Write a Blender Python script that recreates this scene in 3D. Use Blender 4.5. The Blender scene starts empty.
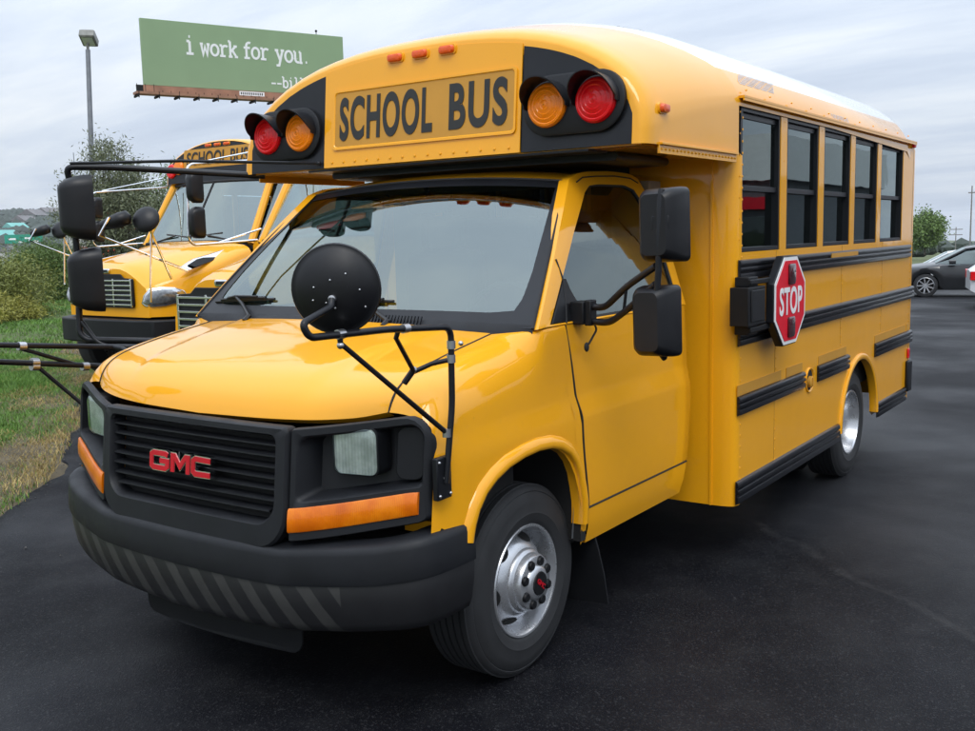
import bpy, bmesh, math, random
import numpy as np
from mathutils import Vector, Matrix
R = math.radians
random.seed(7)
rng = np.random.default_rng(7)
scene = bpy.context.scene
col = scene.collection

# ------------------------------------------------------------------ camera, sky, sun, exposure
cam_d = bpy.data.cameras.new('camera')
cam_d.sensor_fit = 'HORIZONTAL'; cam_d.sensor_width = 36.0
cam_d.lens = 998.448 / 975.0 * 36.0
cam_d.clip_start = 0.05; cam_d.clip_end = 6000.0
cam = bpy.data.objects.new('camera', cam_d); col.objects.link(cam)
yaw, pitch, roll = R(35.28867), R(-7.41330), R(-1.42251)
f_ = Vector((math.cos(yaw)*math.cos(pitch), math.sin(yaw)*math.cos(pitch), math.sin(pitch)))
r_ = Vector((math.sin(yaw), -math.cos(yaw), 0.0)); u_ = r_.cross(f_)
r2 = r_*math.cos(roll) + u_*math.sin(roll); u2 = -r_*math.sin(roll) + u_*math.cos(roll)
M = Matrix((( r2.x, u2.x, -f_.x, -3.08932), (r2.y, u2.y, -f_.y, -2.95214), (r2.z, u2.z, -f_.z, 1.68858), (0, 0, 0, 1)))
cam.matrix_world = M
scene.camera = cam

SUN_EL, SUN_AZ = R(52), R(215)          # soft sun behind cloud; azimuth in the ground plane, from +x towards +y
world = bpy.data.worlds.new('World'); scene.world = world; world.use_nodes = True
nt = world.node_tree; nt.nodes.clear()
def N(t, kind, **kw):
    n = t.nodes.new(kind)
    for k, v in kw.items(): setattr(n, k, v)
    return n
def math_node(t, op, a, b=None, c=None, clamp=False):
    n = t.nodes.new('ShaderNodeMath'); n.operation = op; n.use_clamp = clamp
    for i, v in enumerate((a, b, c)):
        if v is None: continue
        if isinstance(v, (int, float)): n.inputs[i].default_value = v
        else: t.links.new(v, n.inputs[i])
    return n.outputs[0]
def mixcol(t, fac, a, b, blend='MIX'):
    n = t.nodes.new('ShaderNodeMix'); n.data_type = 'RGBA'; n.blend_type = blend
    for i, v in ((0, fac), (6, a), (7, b)):
        if isinstance(v, (int, float)): n.inputs[i].default_value = v
        elif isinstance(v, (tuple, list)): n.inputs[i].default_value = (*v, 1) if len(v) == 3 else v
        else: t.links.new(v, n.inputs[i])
    return n.outputs[2]
def ramp(t, fac, stops, interp='LINEAR'):
    n = t.nodes.new('ShaderNodeValToRGB'); n.color_ramp.interpolation = interp
    els = n.color_ramp.elements
    while len(els) < len(stops): els.new(0.5)
    for e, (p, c) in zip(els, stops):
        e.position = p; e.color = (*c, 1) if isinstance(c, (tuple, list)) else (c, c, c, 1)
    t.links.new(fac, n.inputs[0]); return n.outputs[0]
def noise(t, vec, scale, detail=4, rough=.55, dist=0.0):
    n = t.nodes.new('ShaderNodeTexNoise'); n.inputs['Scale'].default_value = scale
    n.inputs['Detail'].default_value = detail; n.inputs['Roughness'].default_value = rough
    n.inputs['Distortion'].default_value = dist
    if vec is not None: t.links.new(vec, n.inputs['Vector'])
    return n.outputs['Fac']
sky = N(nt, 'ShaderNodeTexSky', sky_type='NISHITA', sun_disc=False)
sky.sun_elevation = SUN_EL; sky.sun_rotation = math.pi/2 - SUN_AZ
sky.air_density = 1.2; sky.dust_density = 2.0
bg_sky = N(nt, 'ShaderNodeBackground'); bg_sky.inputs[1].default_value = 0.07
nt.links.new(sky.outputs[0], bg_sky.inputs[0])
tc = N(nt, 'ShaderNodeTexCoord')
sep = N(nt, 'ShaderNodeSeparateXYZ'); nt.links.new(tc.outputs['Generated'], sep.inputs[0])
zc = math_node(nt, 'MAXIMUM', sep.outputs[2], 0.0)
den = math_node(nt, 'ADD', zc, 0.16)
comb = N(nt, 'ShaderNodeCombineXYZ')
nt.links.new(math_node(nt, 'DIVIDE', sep.outputs[0], den), comb.inputs[0])
nt.links.new(math_node(nt, 'DIVIDE', sep.outputs[1], den), comb.inputs[1])
mp = N(nt, 'ShaderNodeMapping'); mp.inputs['Rotation'].default_value = (0, 0, R(35)); mp.inputs['Scale'].default_value = (1.5, .55, 1)
nt.links.new(comb.outputs[0], mp.inputs[0])
c1 = noise(nt, mp.outputs[0], 1.1, 7, .58, .35)
c2 = noise(nt, mp.outputs[0], 3.6, 6, .6, .2)
cl = math_node(nt, 'ADD', math_node(nt, 'MULTIPLY', c1, .82), math_node(nt, 'MULTIPLY', c2, .18))
cloud = ramp(nt, cl, [(.30, (.53, .61, .745)), (.44, (.62, .70, .825)), (.55, (.72, .79, .885)), (.72, (.88, .92, .96))])
bright = math_node(nt, 'ADD', .97, math_node(nt, 'MULTIPLY', math_node(nt, 'POWER', zc, 1.25), 2.1))
cloudc = mixcol(nt, 1.0, cloud, bright, 'MULTIPLY')
bg_cl = N(nt, 'ShaderNodeBackground'); nt.links.new(cloudc, bg_cl.inputs[0]); bg_cl.inputs[1].default_value = 1.0
mixs = N(nt, 'ShaderNodeMixShader'); mixs.inputs[0].default_value = 0.94
nt.links.new(bg_sky.outputs[0], mixs.inputs[1]); nt.links.new(bg_cl.outputs[0], mixs.inputs[2])
wo = N(nt, 'ShaderNodeOutputWorld'); nt.links.new(mixs.outputs[0], wo.inputs[0])

sun_d = bpy.data.lights.new('sun', 'SUN'); sun_d.energy = 1.3; sun_d.angle = R(25); sun_d.color = (1, .96, .9)
sun = bpy.data.objects.new('sun', sun_d); col.objects.link(sun)
sd = Vector((math.cos(SUN_EL)*math.cos(SUN_AZ), math.cos(SUN_EL)*math.sin(SUN_AZ), math.sin(SUN_EL)))
sun.rotation_euler = sd.to_track_quat('Z', 'Y').to_euler()
sun.location = sd*60

vs = scene.view_settings
vs.view_transform = 'Standard'; vs.look = 'None'; vs.exposure = 0.0; vs.gamma = 1.0; vs.use_curve_mapping = False
scene.cycles.use_denoising = True
scene.cycles.max_bounces = 8; scene.cycles.transparent_max_bounces = 16

# ------------------------------------------------------------------ materials
def new_mat(name):
    m = bpy.data.materials.new(name); m.use_nodes = True
    t = m.node_tree; return m, t, t.nodes['Principled BSDF']
def objvec(t): return t.nodes.new('ShaderNodeTexCoord').outputs['Object']
def bump(t, b, h, strength, dist=.01):
    n = t.nodes.new('ShaderNodeBump'); n.inputs['Strength'].default_value = strength; n.inputs['Distance'].default_value = dist
    t.links.new(h, n.inputs['Height']); t.links.new(n.outputs[0], b.inputs['Normal'])
def simple(name, c, rough=.5, metal=0., spec=.5, coat=0., var=.12, vscale=6., bmp=0., bscale=200., rvar=.0):
    m, t, b = new_mat(name); v = objvec(t)
    n = noise(t, v, vscale, 5)
    lo = tuple(x*(1-var) for x in c); hi = tuple(min(1, x*(1+var)) for x in c)
    t.links.new(ramp(t, n, [(.3, lo), (.7, hi)]), b.inputs['Base Color'])
    b.inputs['Roughness'].default_value = rough
    if rvar: t.links.new(ramp(t, noise(t, v, vscale*1.7, 5), [(.3, max(0, rough-rvar)), (.7, rough+rvar)]), b.inputs['Roughness'])
    b.inputs['Metallic'].default_value = metal; b.inputs['Specular IOR Level'].default_value = spec
    b.inputs['Coat Weight'].default_value = coat; b.inputs['Coat Roughness'].default_value = .04
    if bmp: bump(t, b, noise(t, v, bscale, 3), bmp, .002)
    return m
YEL = (.84, .370, .006)
def paint(name, c, roof=False):
    m, t, b = new_mat(name); v = objvec(t)
    n = noise(t, v, 1.6, 6); n2 = noise(t, v, 22, 5, .7)
    cc = mixcol(t, n, tuple(x*.93 for x in c), tuple(min(1, x*1.05) for x in c))
    dirt = ramp(t, n2, [(.62, 0.), (.80, .22)])
    cc = mixcol(t, dirt, cc, (.42, .24, .06))
    if roof:
        s = t.nodes.new('ShaderNodeSeparateXYZ'); t.links.new(v, s.inputs[0])
        mz = math_node(t, 'GREATER_THAN', s.outputs[2], 2.445)
        yy = math_node(t, 'MULTIPLY', math_node(t, 'POWER', math_node(t, 'ABSOLUTE', s.outputs[1]), 3.0), .38)
        mx = math_node(t, 'GREATER_THAN', s.outputs[0], math_node(t, 'ADD', 1.02, yy))
        me = math_node(t, 'LESS_THAN', s.outputs[0], 5.02)
        mk = math_node(t, 'MULTIPLY', math_node(t, 'MULTIPLY', mz, mx), me)
        cc = mixcol(t, mk, cc, mixcol(t, n2, (.84, .85, .86), (.88, .89, .90)))
    t.links.new(cc, b.inputs['Base Color'])
    b.inputs['Roughness'].default_value = .5; b.inputs['Specular IOR Level'].default_value = .12
    b.inputs['Coat Weight'].default_value = .95; b.inputs['Coat IOR'].default_value = 1.48
    t.links.new(ramp(t, n2, [(.4, .045), (.8, .13)]), b.inputs['Coat Roughness'])
    bn = t.nodes.new('ShaderNodeBump'); bn.inputs['Strength'].default_value = .16; bn.inputs['Distance'].default_value = .02
    t.links.new(noise(t, v, 3.2, 2), bn.inputs['Height']); t.links.new(bn.outputs[0], b.inputs['Coat Normal'])
    return m
def glass(name, tint, f0=.1, rough=.015, wav=.02):
    m = bpy.data.materials.new(name); m.use_nodes = True; t = m.node_tree; t.nodes.clear()
    tr = t.nodes.new('ShaderNodeBsdfTransparent'); tr.inputs[0].default_value = (*tint, 1)
    gl = t.nodes.new('ShaderNodeBsdfGlossy'); gl.inputs['Roughness'].default_value = rough
    gl.inputs[0].default_value = (.86, .97, .95, 1)
    lw = t.nodes.new('ShaderNodeLayerWeight'); lw.inputs['Blend'].default_value = .5
    v = objvec(t); bn = t.nodes.new('ShaderNodeBump'); bn.inputs['Strength'].default_value = wav; bn.inputs['Distance'].default_value = .05
    t.links.new(noise(t, v, 2.0, 2), bn.inputs['Height'])
    t.links.new(bn.outputs[0], gl.inputs['Normal']); fr = math_node(t, 'MULTIPLY_ADD', math_node(t, 'POWER', lw.outputs['Facing'], 4.0), 1-f0, f0, clamp=True)
    mx = t.nodes.new('ShaderNodeMixShader'); t.links.new(fr, mx.inputs[0])
    t.links.new(tr.outputs[0], mx.inputs[1]); t.links.new(gl.outputs[0], mx.inputs[2])
    o = t.nodes.new('ShaderNodeOutputMaterial'); t.links.new(mx.outputs[0], o.inputs[0]); return m
def lens(name, c, scale=160., rough=.18):
    m, t, b = new_mat(name); v = objvec(t)
    w = t.nodes.new('ShaderNodeTexVoronoi'); w.inputs['Scale'].default_value = scale; t.links.new(v, w.inputs['Vector'])
    t.links.new(mixcol(t, w.outputs['Distance'], tuple(x*.75 for x in c), tuple(min(1, x*1.3) for x in c)), b.inputs['Base Color'])
    b.inputs['Roughness'].default_value = rough; b.inputs['Coat Weight'].default_value = .45; b.inputs['Coat Roughness'].default_value = .05; b.inputs['Specular IOR Level'].default_value = .2
    b.inputs['Subsurface Weight'].default_value = .12; b.inputs['Subsurface Radius'].default_value = (.03, .01, .005); b.inputs['Subsurface Scale'].default_value = .4
    bump(t, b, w.outputs['Distance'], .35, .004); return m
def turn_mat():
    m, t, b = new_mat('amber_turn_lens'); v = objvec(t)
    w = t.nodes.new('ShaderNodeTexWave'); w.bands_direction = 'Y'; w.inputs['Scale'].default_value = 55; w.inputs['Distortion'].default_value = .6; t.links.new(v, w.inputs['Vector'])
    n = noise(t, v, 9, 3)
    c = ramp(t, n, [(.36, (.60, .115, .001)), (.52, (.74, .165, .001)), (.66, (.86, .235, .004))])
    c = mixcol(t, math_node(t, 'MULTIPLY', w.outputs['Fac'], .35), c, (.60, .12, .001))
    t.links.new(c, b.inputs['Base Color']); b.inputs['Roughness'].default_value = .3; b.inputs['Specular IOR Level'].default_value = .2
    b.inputs['Coat Weight'].default_value = .5; b.inputs['Coat Roughness'].default_value = .04
    bump(t, b, w.outputs['Fac'], .3, .003); return m
def reflector_mat():
    m, t, b = new_mat('fluted_reflector'); v = objvec(t)
    w = t.nodes.new('ShaderNodeTexWave'); w.bands_direction = 'Y'; w.inputs['Scale'].default_value = 26; w.inputs['Distortion'].default_value = .4; t.links.new(v, w.inputs['Vector'])
    n = noise(t, v, 15, 3)
    t.links.new(ramp(t, n, [(.35, (.55, .57, .56)), (.65, (.92, .93, .92))]), b.inputs['Base Color'])
    b.inputs['Metallic'].default_value = .45; b.inputs['Roughness'].default_value = .2
    bump(t, b, math_node(t, 'ADD', w.outputs['Fac'], math_node(t, 'MULTIPLY', n, 1.5)), .35, .006); return m
def stripes_mat(name):
    m, t, b = new_mat(name); v = objvec(t)
    s = t.nodes.new('ShaderNodeSeparateXYZ'); t.links.new(v, s.inputs[0])
    q = math_node(t, 'ADD', math_node(t, 'MULTIPLY', s.outputs[1], 7.6), math_node(t, 'MULTIPLY', s.outputs[2], -5.2))
    fr = math_node(t, 'FRACT', math_node(t, 'ADD', q, 20.0))
    k = math_node(t, 'MULTIPLY', math_node(t, 'GREATER_THAN', fr, .56), math_node(t, 'GREATER_THAN', s.outputs[1], -.72))
    n = noise(t, v, 14, 5)
    c = mixcol(t, k, mixcol(t, n, (.006, .006, .007), (.014, .014, .016)), mixcol(t, n, (.022, .022, .022), (.046, .045, .043)))
    t.links.new(c, b.inputs['Base Color']); b.inputs['Roughness'].default_value = .5; return m
MT = {}
MT['yellow'] = paint('school_bus_yellow', YEL)
MT['yellow_roof'] = paint('yellow_and_white_roof', YEL, True)
MT['ochre'] = simple('dull_reflective_tape', (.50, .24, .022), .55, var=.06)
MT['ochre_dark'] = simple('dark_seam_line', (.30, .14, .01), .7, var=.1)  # panel seam grooves drawn as thin lines of darker ochre
MT['black'] = simple('black_paint', (.007, .0078, .0105), .42, spec=.3, coat=.08, var=.3)
MT['rail'] = simple('black_rail_paint', (.008, .0085, .011), .32, spec=.35, coat=.12, var=.3)
MT['plastic'] = simple('grey_black_plastic', (.0088, .0096, .0120), .52, spec=.33, var=.15, bmp=.25, bscale=500, rvar=.08)
MT['plastic_dark'] = simple('black_plastic', (.006, .0065, .008), .5, spec=.3, var=.2, bmp=.2, bscale=500)
MT['mirror_shell'] = simple('black_mirror_shell', (.006, .006, .0075), .42, spec=.35, var=.25, rvar=.08)
MT['rubber'] = simple('black_rubber', (.012, .012, .013), .75, var=.25)
MT['tyre'] = simple('tyre_rubber', (.016, .0165, .018), .72, var=.2, vscale=12, bmp=.15, bscale=90)
MT['silver'] = simple('silver_wheel_paint', (.52, .53, .55), .28, metal=.75, var=.10, vscale=9, rvar=.06)
MT['chrome'] = simple('chrome', (.80, .81, .83), .12, metal=1., var=.05)
MT['steel'] = simple('brushed_steel', (.48, .48, .49), .35, metal=1., var=.1)
MT['dark_void'] = simple('dark_underside', (.006, .006, .006), .9, var=.2)
MT['interior'] = simple('grey_interior_trim', (.10, .105, .11), .75, var=.1)
MT['interior_light'] = simple('pale_headliner', (.30, .29, .27), .85, var=.08)
MT['seat'] = simple('dark_seat_vinyl', (.035, .037, .045), .55, var=.15)
MT['seat_tan'] = simple('tan_trim', (.22, .17, .11), .8, var=.1)
MT['amber'] = lens('amber_lens', (.94, .215, .001), 330)
MT['amber_turn'] = turn_mat()
MT['red'] = lens('red_lens', (.66, .002, .006), 330)
MT['marker'] = lens('orange_marker_lens', (.75, .10, .012), 400)
MT['reflector'] = reflector_mat()
MT['lens_clear'] = simple('headlight_reflector', (.84, .85, .84), .28, metal=.35, var=.12, vscale=26, bmp=.12, bscale=60)
MT['glass_ws'] = glass('windscreen_glass', (.40, .56, .52), .18)
MT['glass_side'] = glass('cab_side_glass', (.22, .25, .24), .14)
MT['glass_dark'] = glass('tinted_bus_glass', (.085, .10, .11), .09)
MT['glass_clear'] = glass('clear_lens_glass', (.92, .94, .94), .06, .03)
MT['white'] = simple('white_paint', (.78, .78, .77), .4, var=.05)
MT['sign_red'] = simple('red_sign_face', (.66, .008, .024), .45, spec=.25, var=.10, vscale=9)
MT['badge_red'] = simple('red_badge_enamel', (.50, .006, .018), .3, spec=.3, coat=.3, var=.08)
MT['dark_lens'] = simple('dark_red_lamp', (.05, .006, .010), .2, coat=.6, var=.4, vscale=40)
MT['stripe'] = stripes_mat('black_valance_with_grey_diagonals')
MT['letter'] = simple('black_lettering', (.014, .014, .013), .55, var=.1)
MT['wiper'] = simple('wiper_black', (.008, .008, .009), .45, var=.2)

# ------------------------------------------------------------------ mesh helpers
def S(*c): return Vector(c)
class MB:
    def __init__(s): s.v = []; s.f = []; s.mi = []
    def add(s, vs, fs, mi=0):
        o = len(s.v); s.v += [tuple(map(float, p)) for p in vs]; s.f += [tuple(i+o for i in f) for f in fs]; s.mi += [mi]*len(fs); return s
    def box(s, x0, x1, y0, y1, z0, z1, mi=0):
        x0, x1 = sorted((x0, x1)); y0, y1 = sorted((y0, y1)); z0, z1 = sorted((z0, z1))
        return s.add([(x0,y0,z0),(x1,y0,z0),(x1,y1,z0),(x0,y1,z0),(x0,y0,z1),(x1,y0,z1),(x1,y1,z1),(x0,y1,z1)],
                     [(0,3,2,1),(4,5,6,7),(0,1,5,4),(1,2,6,5),(2,3,7,6),(3,0,4,7)], mi)
    def grid(s, P, mi=0, flip=False, closed=False):
        n, m = len(P), len(P[0]); fs = []
        for i in range(n-1):
            for j in range(m if closed else m-1):
                k = (j+1) % m
                q = (i*m+j, (i+1)*m+j, (i+1)*m+k, i*m+k)
                fs.append(q[::-1] if flip else q)
        return s.add([p for row in P for p in row], fs, mi)
    def loft(s, loops, caps=True, mi=0, flip=False):
        n, m = len(loops), len(loops[0]); s.grid(loops, mi, flip, True)
        if caps:
            a = tuple(range(m)); b = tuple(range(m))
            s.add(loops[0], [a if not flip else a[::-1]], mi); s.add(loops[-1], [b[::-1] if not flip else b], mi)
        return s
    def tube(s, pts, r, n=8, mi=0, caps=True):
        pts = [Vector(p) for p in pts]; k = len(pts)
        rr = r if isinstance(r, (list, tuple)) else [r]*k
        loops = []; up = None
        for i, p in enumerate(pts):
            t = ((pts[i+1]-p).normalized() if i < k-1 else Vector()) + ((p-pts[i-1]).normalized() if i else Vector())
            if t.length < 1e-9: t = Vector((0,0,1))
            t.normalize()
            if up is None: up = t.orthogonal().normalized()
            up = (up - t*up.dot(t))
            if up.length < 1e-6: up = t.orthogonal()
            up.normalize(); w = t.cross(up)
            loops.append([p + (up*math.cos(2*math.pi*j/n) + w*math.sin(2*math.pi*j/n))*rr[i] for j in range(n)])
        return s.loft(loops, caps, mi, True)
    def lathe(s, prof, c, axis, n=32, mi=0, start=0., end=2*math.pi, xs=None):
        a = Vector(axis).normalized(); u = a.orthogonal().normalized(); 
        if abs(a.z) < .9: u = (Vector((0,0,1)) - a*a.z).normalized()
        w = a.cross(u); c = Vector(c); full = abs(end-start-2*math.pi) < 1e-6
        P = []
        for r, h in prof:
            m = n if full else n+1
            P.append([c + a*h + (u*math.cos(start+(end-start)*j/n) + w*math.sin(start+(end-start)*j/n))*r for j in range(m)])
        return s.grid(P, mi, False, full)
    def ball(s, c, r, n=10, sc=(1,1,1), mi=0):
        P = []
        for i in range(n+1):
            th = math.pi*i/n
            P.append([(c[0]+r*sc[0]*math.sin(th)*math.cos(2*math.pi*j/(2*n)), c[1]+r*sc[1]*math.sin(th)*math.sin(2*math.pi*j/(2*n)), c[2]+r*sc[2]*math.cos(th)) for j in range(2*n)])
        return s.grid(P, mi, False, True)
    def prism(s, poly, d0, d1, plane='xz', mi=0):
        def pt(a, b, d):
            return {'xz': (a, d, b), 'yz': (d, a, b), 'xy': (a, b, d)}[plane]
        n = len(poly)
        vs = [pt(a, b, d0) for a, b in poly] + [pt(a, b, d1) for a, b in poly]
        return s.add(vs, [tuple(range(n)), tuple(range(2*n-1, n-1, -1))] + [(i, i+n, (i+1) % n + n, (i+1) % n) for i in range(n)], mi)
    def bar(s, a, b, w, h, up=(0,0,1), mi=0):
        a, b = Vector(a), Vector(b); t = (b-a).normalized(); u = Vector(up); sd_ = t.cross(u)
        if sd_.length < 1e-6: sd_ = t.orthogonal()
        sd_.normalize(); u = sd_.cross(t)
        L = [[p + sd_*sx*w/2 + u*sy*h/2 for sx, sy in ((-1,-1),(1,-1),(1,1),(-1,1))] for p in (a, b)]
        return s.loft(L, True, mi)
    def pieces(s):
        p = list(range(len(s.v)))
        def fd(i):
            while p[i] != i: p[i] = p[p[i]]; i = p[i]
            return i
        for f in s.f:
            for i in f[1:]: p[fd(i)] = fd(f[0])
        by = {}
        for f, k in zip(s.f, s.mi): by.setdefault(fd(f[0]), []).append((f, k))
        out = []
        for fs in by.values():
            m = MB(); ids = {}
            for f, k in fs:
                for i in f:
                    if i not in ids: ids[i] = len(m.v); m.v.append(s.v[i])
                m.f.append(tuple(ids[i] for i in f)); m.mi.append(k)
            out.append(m)
        return out
    def build_each(s, name, mats, parent=None, **kw):
        # one object per separate piece
        return [m.build(name, mats, parent, **kw) for m in s.pieces()]
    def build(s, name, mats, parent=None, smooth=38, bevel=0., seg=2, recalc=True):
        me = bpy.data.meshes.new(name); me.from_pydata(s.v, [], s.f)
        mats = mats if isinstance(mats, (list, tuple)) else [mats]
        for m in mats: me.materials.append(MT[m] if isinstance(m, str) else m)
        if len(mats) > 1: me.polygons.foreach_set('material_index', s.mi)
        bm = bmesh.new(); bm.from_mesh(me)
        bmesh.ops.remove_doubles(bm, verts=bm.verts, dist=1e-5)
        if recalc: bmesh.ops.recalc_face_normals(bm, faces=bm.faces)
        bm.to_mesh(me); bm.free()
        if smooth:
            me.polygons.foreach_set('use_smooth', [True]*len(me.polygons)); me.set_sharp_from_angle(angle=R(smooth))
        o = bpy.data.objects.new(name, me); col.objects.link(o)
        if parent: o.parent = parent
        if bevel:
            b = o.modifiers.new('bevel', 'BEVEL'); b.width = bevel; b.segments = seg; b.limit_method = 'ANGLE'; b.angle_limit = R(35)
        return o
def empty(name, loc=(0,0,0), rz=0.):
    o = bpy.data.objects.new(name, None); o.empty_display_size = .3; col.objects.link(o); o.location = loc; o.rotation_euler.z = rz; return o
def tag(o, label=None, cat=None, group=None, kind=None):
    if label: o['label'] = label
    if cat: o['category'] = cat
    if group: o['group'] = group
    if kind: o['kind'] = kind
    return o
def copy_tree(o, parent=None):
    c = o.copy(); col.objects.link(c)
    if parent: c.parent = parent
    for ch in list(o.children): copy_tree(ch, c)
    return c
def copy_part(o, parent, loc=None, rz=None):
    c = copy_tree(o, parent)
    if loc is not None: c.location = loc
    if rz is not None: c.rotation_euler.z = rz
    return c
def lerp(a, b, t): return a + (b-a)*t
def itp(x, xs, ys): return float(np.interp(x, xs, ys))
def sitp(x, xs, ys):
    # smooth (Catmull-Rom / Hermite) interpolation
    xs = list(xs); ys = list(ys)
    if x <= xs[0]: return ys[0]
    if x >= xs[-1]: return ys[-1]
    i = max(k for k in range(len(xs)-1) if xs[k] <= x)
    def sl(k):
        if k == 0: return (ys[1]-ys[0])/(xs[1]-xs[0])
        if k == len(xs)-1: return (ys[-1]-ys[-2])/(xs[-1]-xs[-2])
        a = (ys[k]-ys[k-1])/(xs[k]-xs[k-1]); b = (ys[k+1]-ys[k])/(xs[k+1]-xs[k])
        return 0. if a*b <= 0 else 2*a*b/(a+b)
    h = xs[i+1]-xs[i]; t = (x-xs[i])/h; m0, m1 = sl(i)*h, sl(i+1)*h
    return (2*t**3-3*t*t+1)*ys[i] + (t**3-2*t*t+t)*m0 + (-2*t**3+3*t*t)*ys[i+1] + (t**3-t*t)*m1
def rrect(a0, a1, b0, b1, r, nc=5, ne=5):
    # rounded rectangle, same count of points for any size; r = radius or 4 radii (bl, br, tr, tl)
    r = r if isinstance(r, (list, tuple)) else [r]*4
    cs = [((a0+r[0], b0+r[0]), 180, r[0]), ((a1-r[1], b0+r[1]), 270, r[1]), ((a1-r[2], b1-r[2]), 0, r[2]), ((a0+r[3], b1-r[3]), 90, r[3])]
    out = []
    for k, ((ca, cb), a, rr) in enumerate(cs):
        arc = [(ca+rr*math.cos(R(a+90*i/nc)), cb+rr*math.sin(R(a+90*i/nc))) for i in range(nc+1)]
        out += arc
        (da, db), na, nr = cs[(k+1) % 4]
        s_ = (da+nr*math.cos(R(na)), db+nr*math.sin(R(na))); e = arc[-1]
        out += [(lerp(e[0], s_[0], i/ne), lerp(e[1], s_[1], i/ne)) for i in range(1, ne)]
    return out
def text(name, s, mat, parent, mtx, size, extrude=.002, xs=1., offset=0., align='CENTER', spacing=1.):
    cu = bpy.data.curves.new(name, 'FONT'); cu.body = s; cu.size = size; cu.extrude = extrude/size*1. if False else extrude
    cu.offset = offset; cu.align_x = align; cu.align_y = 'CENTER'; cu.resolution_u = 6; cu.space_character = spacing
    o = bpy.data.objects.new(name, cu); col.objects.link(o)
    me = bpy.data.meshes.new_from_object(o.evaluated_get(bpy.context.evaluated_depsgraph_get()))
    bpy.data.objects.remove(o); bpy.data.curves.remove(cu)
    me.transform(mtx @ Matrix.Diagonal((xs, 1, 1, 1))); me.materials.clear(); me.materials.append(MT[mat]); me.name = name
    t = bpy.data.objects.new(name, me); col.objects.link(t); t.parent = parent; return t
def frame(o, xdir, ydir):
    x = Vector(xdir).normalized(); y = Vector(ydir); y = (y - x*y.dot(x)).normalized(); z = x.cross(y)
    return Matrix(((x.x, y.x, z.x, o[0]), (x.y, y.y, z.y, o[1]), (x.z, y.z, z.z, o[2]), (0,0,0,1)))
def bend(pts, r=.05, n=5):
    # rounds the corners of a polyline
    P = [Vector(p) for p in pts]; out = [P[0]]
    for a, b, c in zip(P, P[1:], P[2:]):
        d1 = (a-b); d2 = (c-b); k = min(r, d1.length*.45, d2.length*.45)
        p, q = b+d1.normalized()*k, b+d2.normalized()*k
        out += [p*(1-t)**2 + b*2*t*(1-t) + q*t*t for t in [i/n for i in range(n+1)]]
    return out + [P[-1]]
HAZE = True
# ------------------------------------------------------------------ the setting: lot, verge, terrain, far hills
EN = Vector((.63, .777, 0)).normalized(); NN = Vector((-EN.y, EN.x, 0))     # along / across the verge
def sd_pt(s, d, z=0.): return EN*s + NN*d + Vector((0,0,z))
FR = [40, 70, 110, 320, 450, 650, 900, 1300, 3000]; FZ = [0, -5, -7, -7, -3, 12, 26, 34, 30]
HD = [-1e5, 1.5, 2.0, 2.2, 2.6, 3.6, 4.9, 7, 12, 25, 45, 4000]
HZ = [-.06, -.06, -.03, .03, .06, .10, .10, -.30, -2.2, -5, -7, -7]
def hgt(s, d):
    z = itp(d, HD, HZ)
    q = s*EN.x + d*NN.x
    if d <= 1.7: z -= max(0., q-9)*.0200
    if d > 2.2: z += .03*math.sin(s*1.3+d)*min(1, (d-2.2))
    r = math.hypot(s, d)
    if r > 40 and s > 0:
        k = max(0., min(1., (math.atan2(d, s)+.50)/.30)); k = k*k*(3-2*k)
        F = itp(r, FR, FZ) + (math.sin(s*.011+1.)*3 + math.sin(s*.023+d*.013)*2.5)*max(0, min(1, (r-450)/400))
        z = lerp(z, F, k*min(1, (r-40)/25))
    return z
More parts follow.
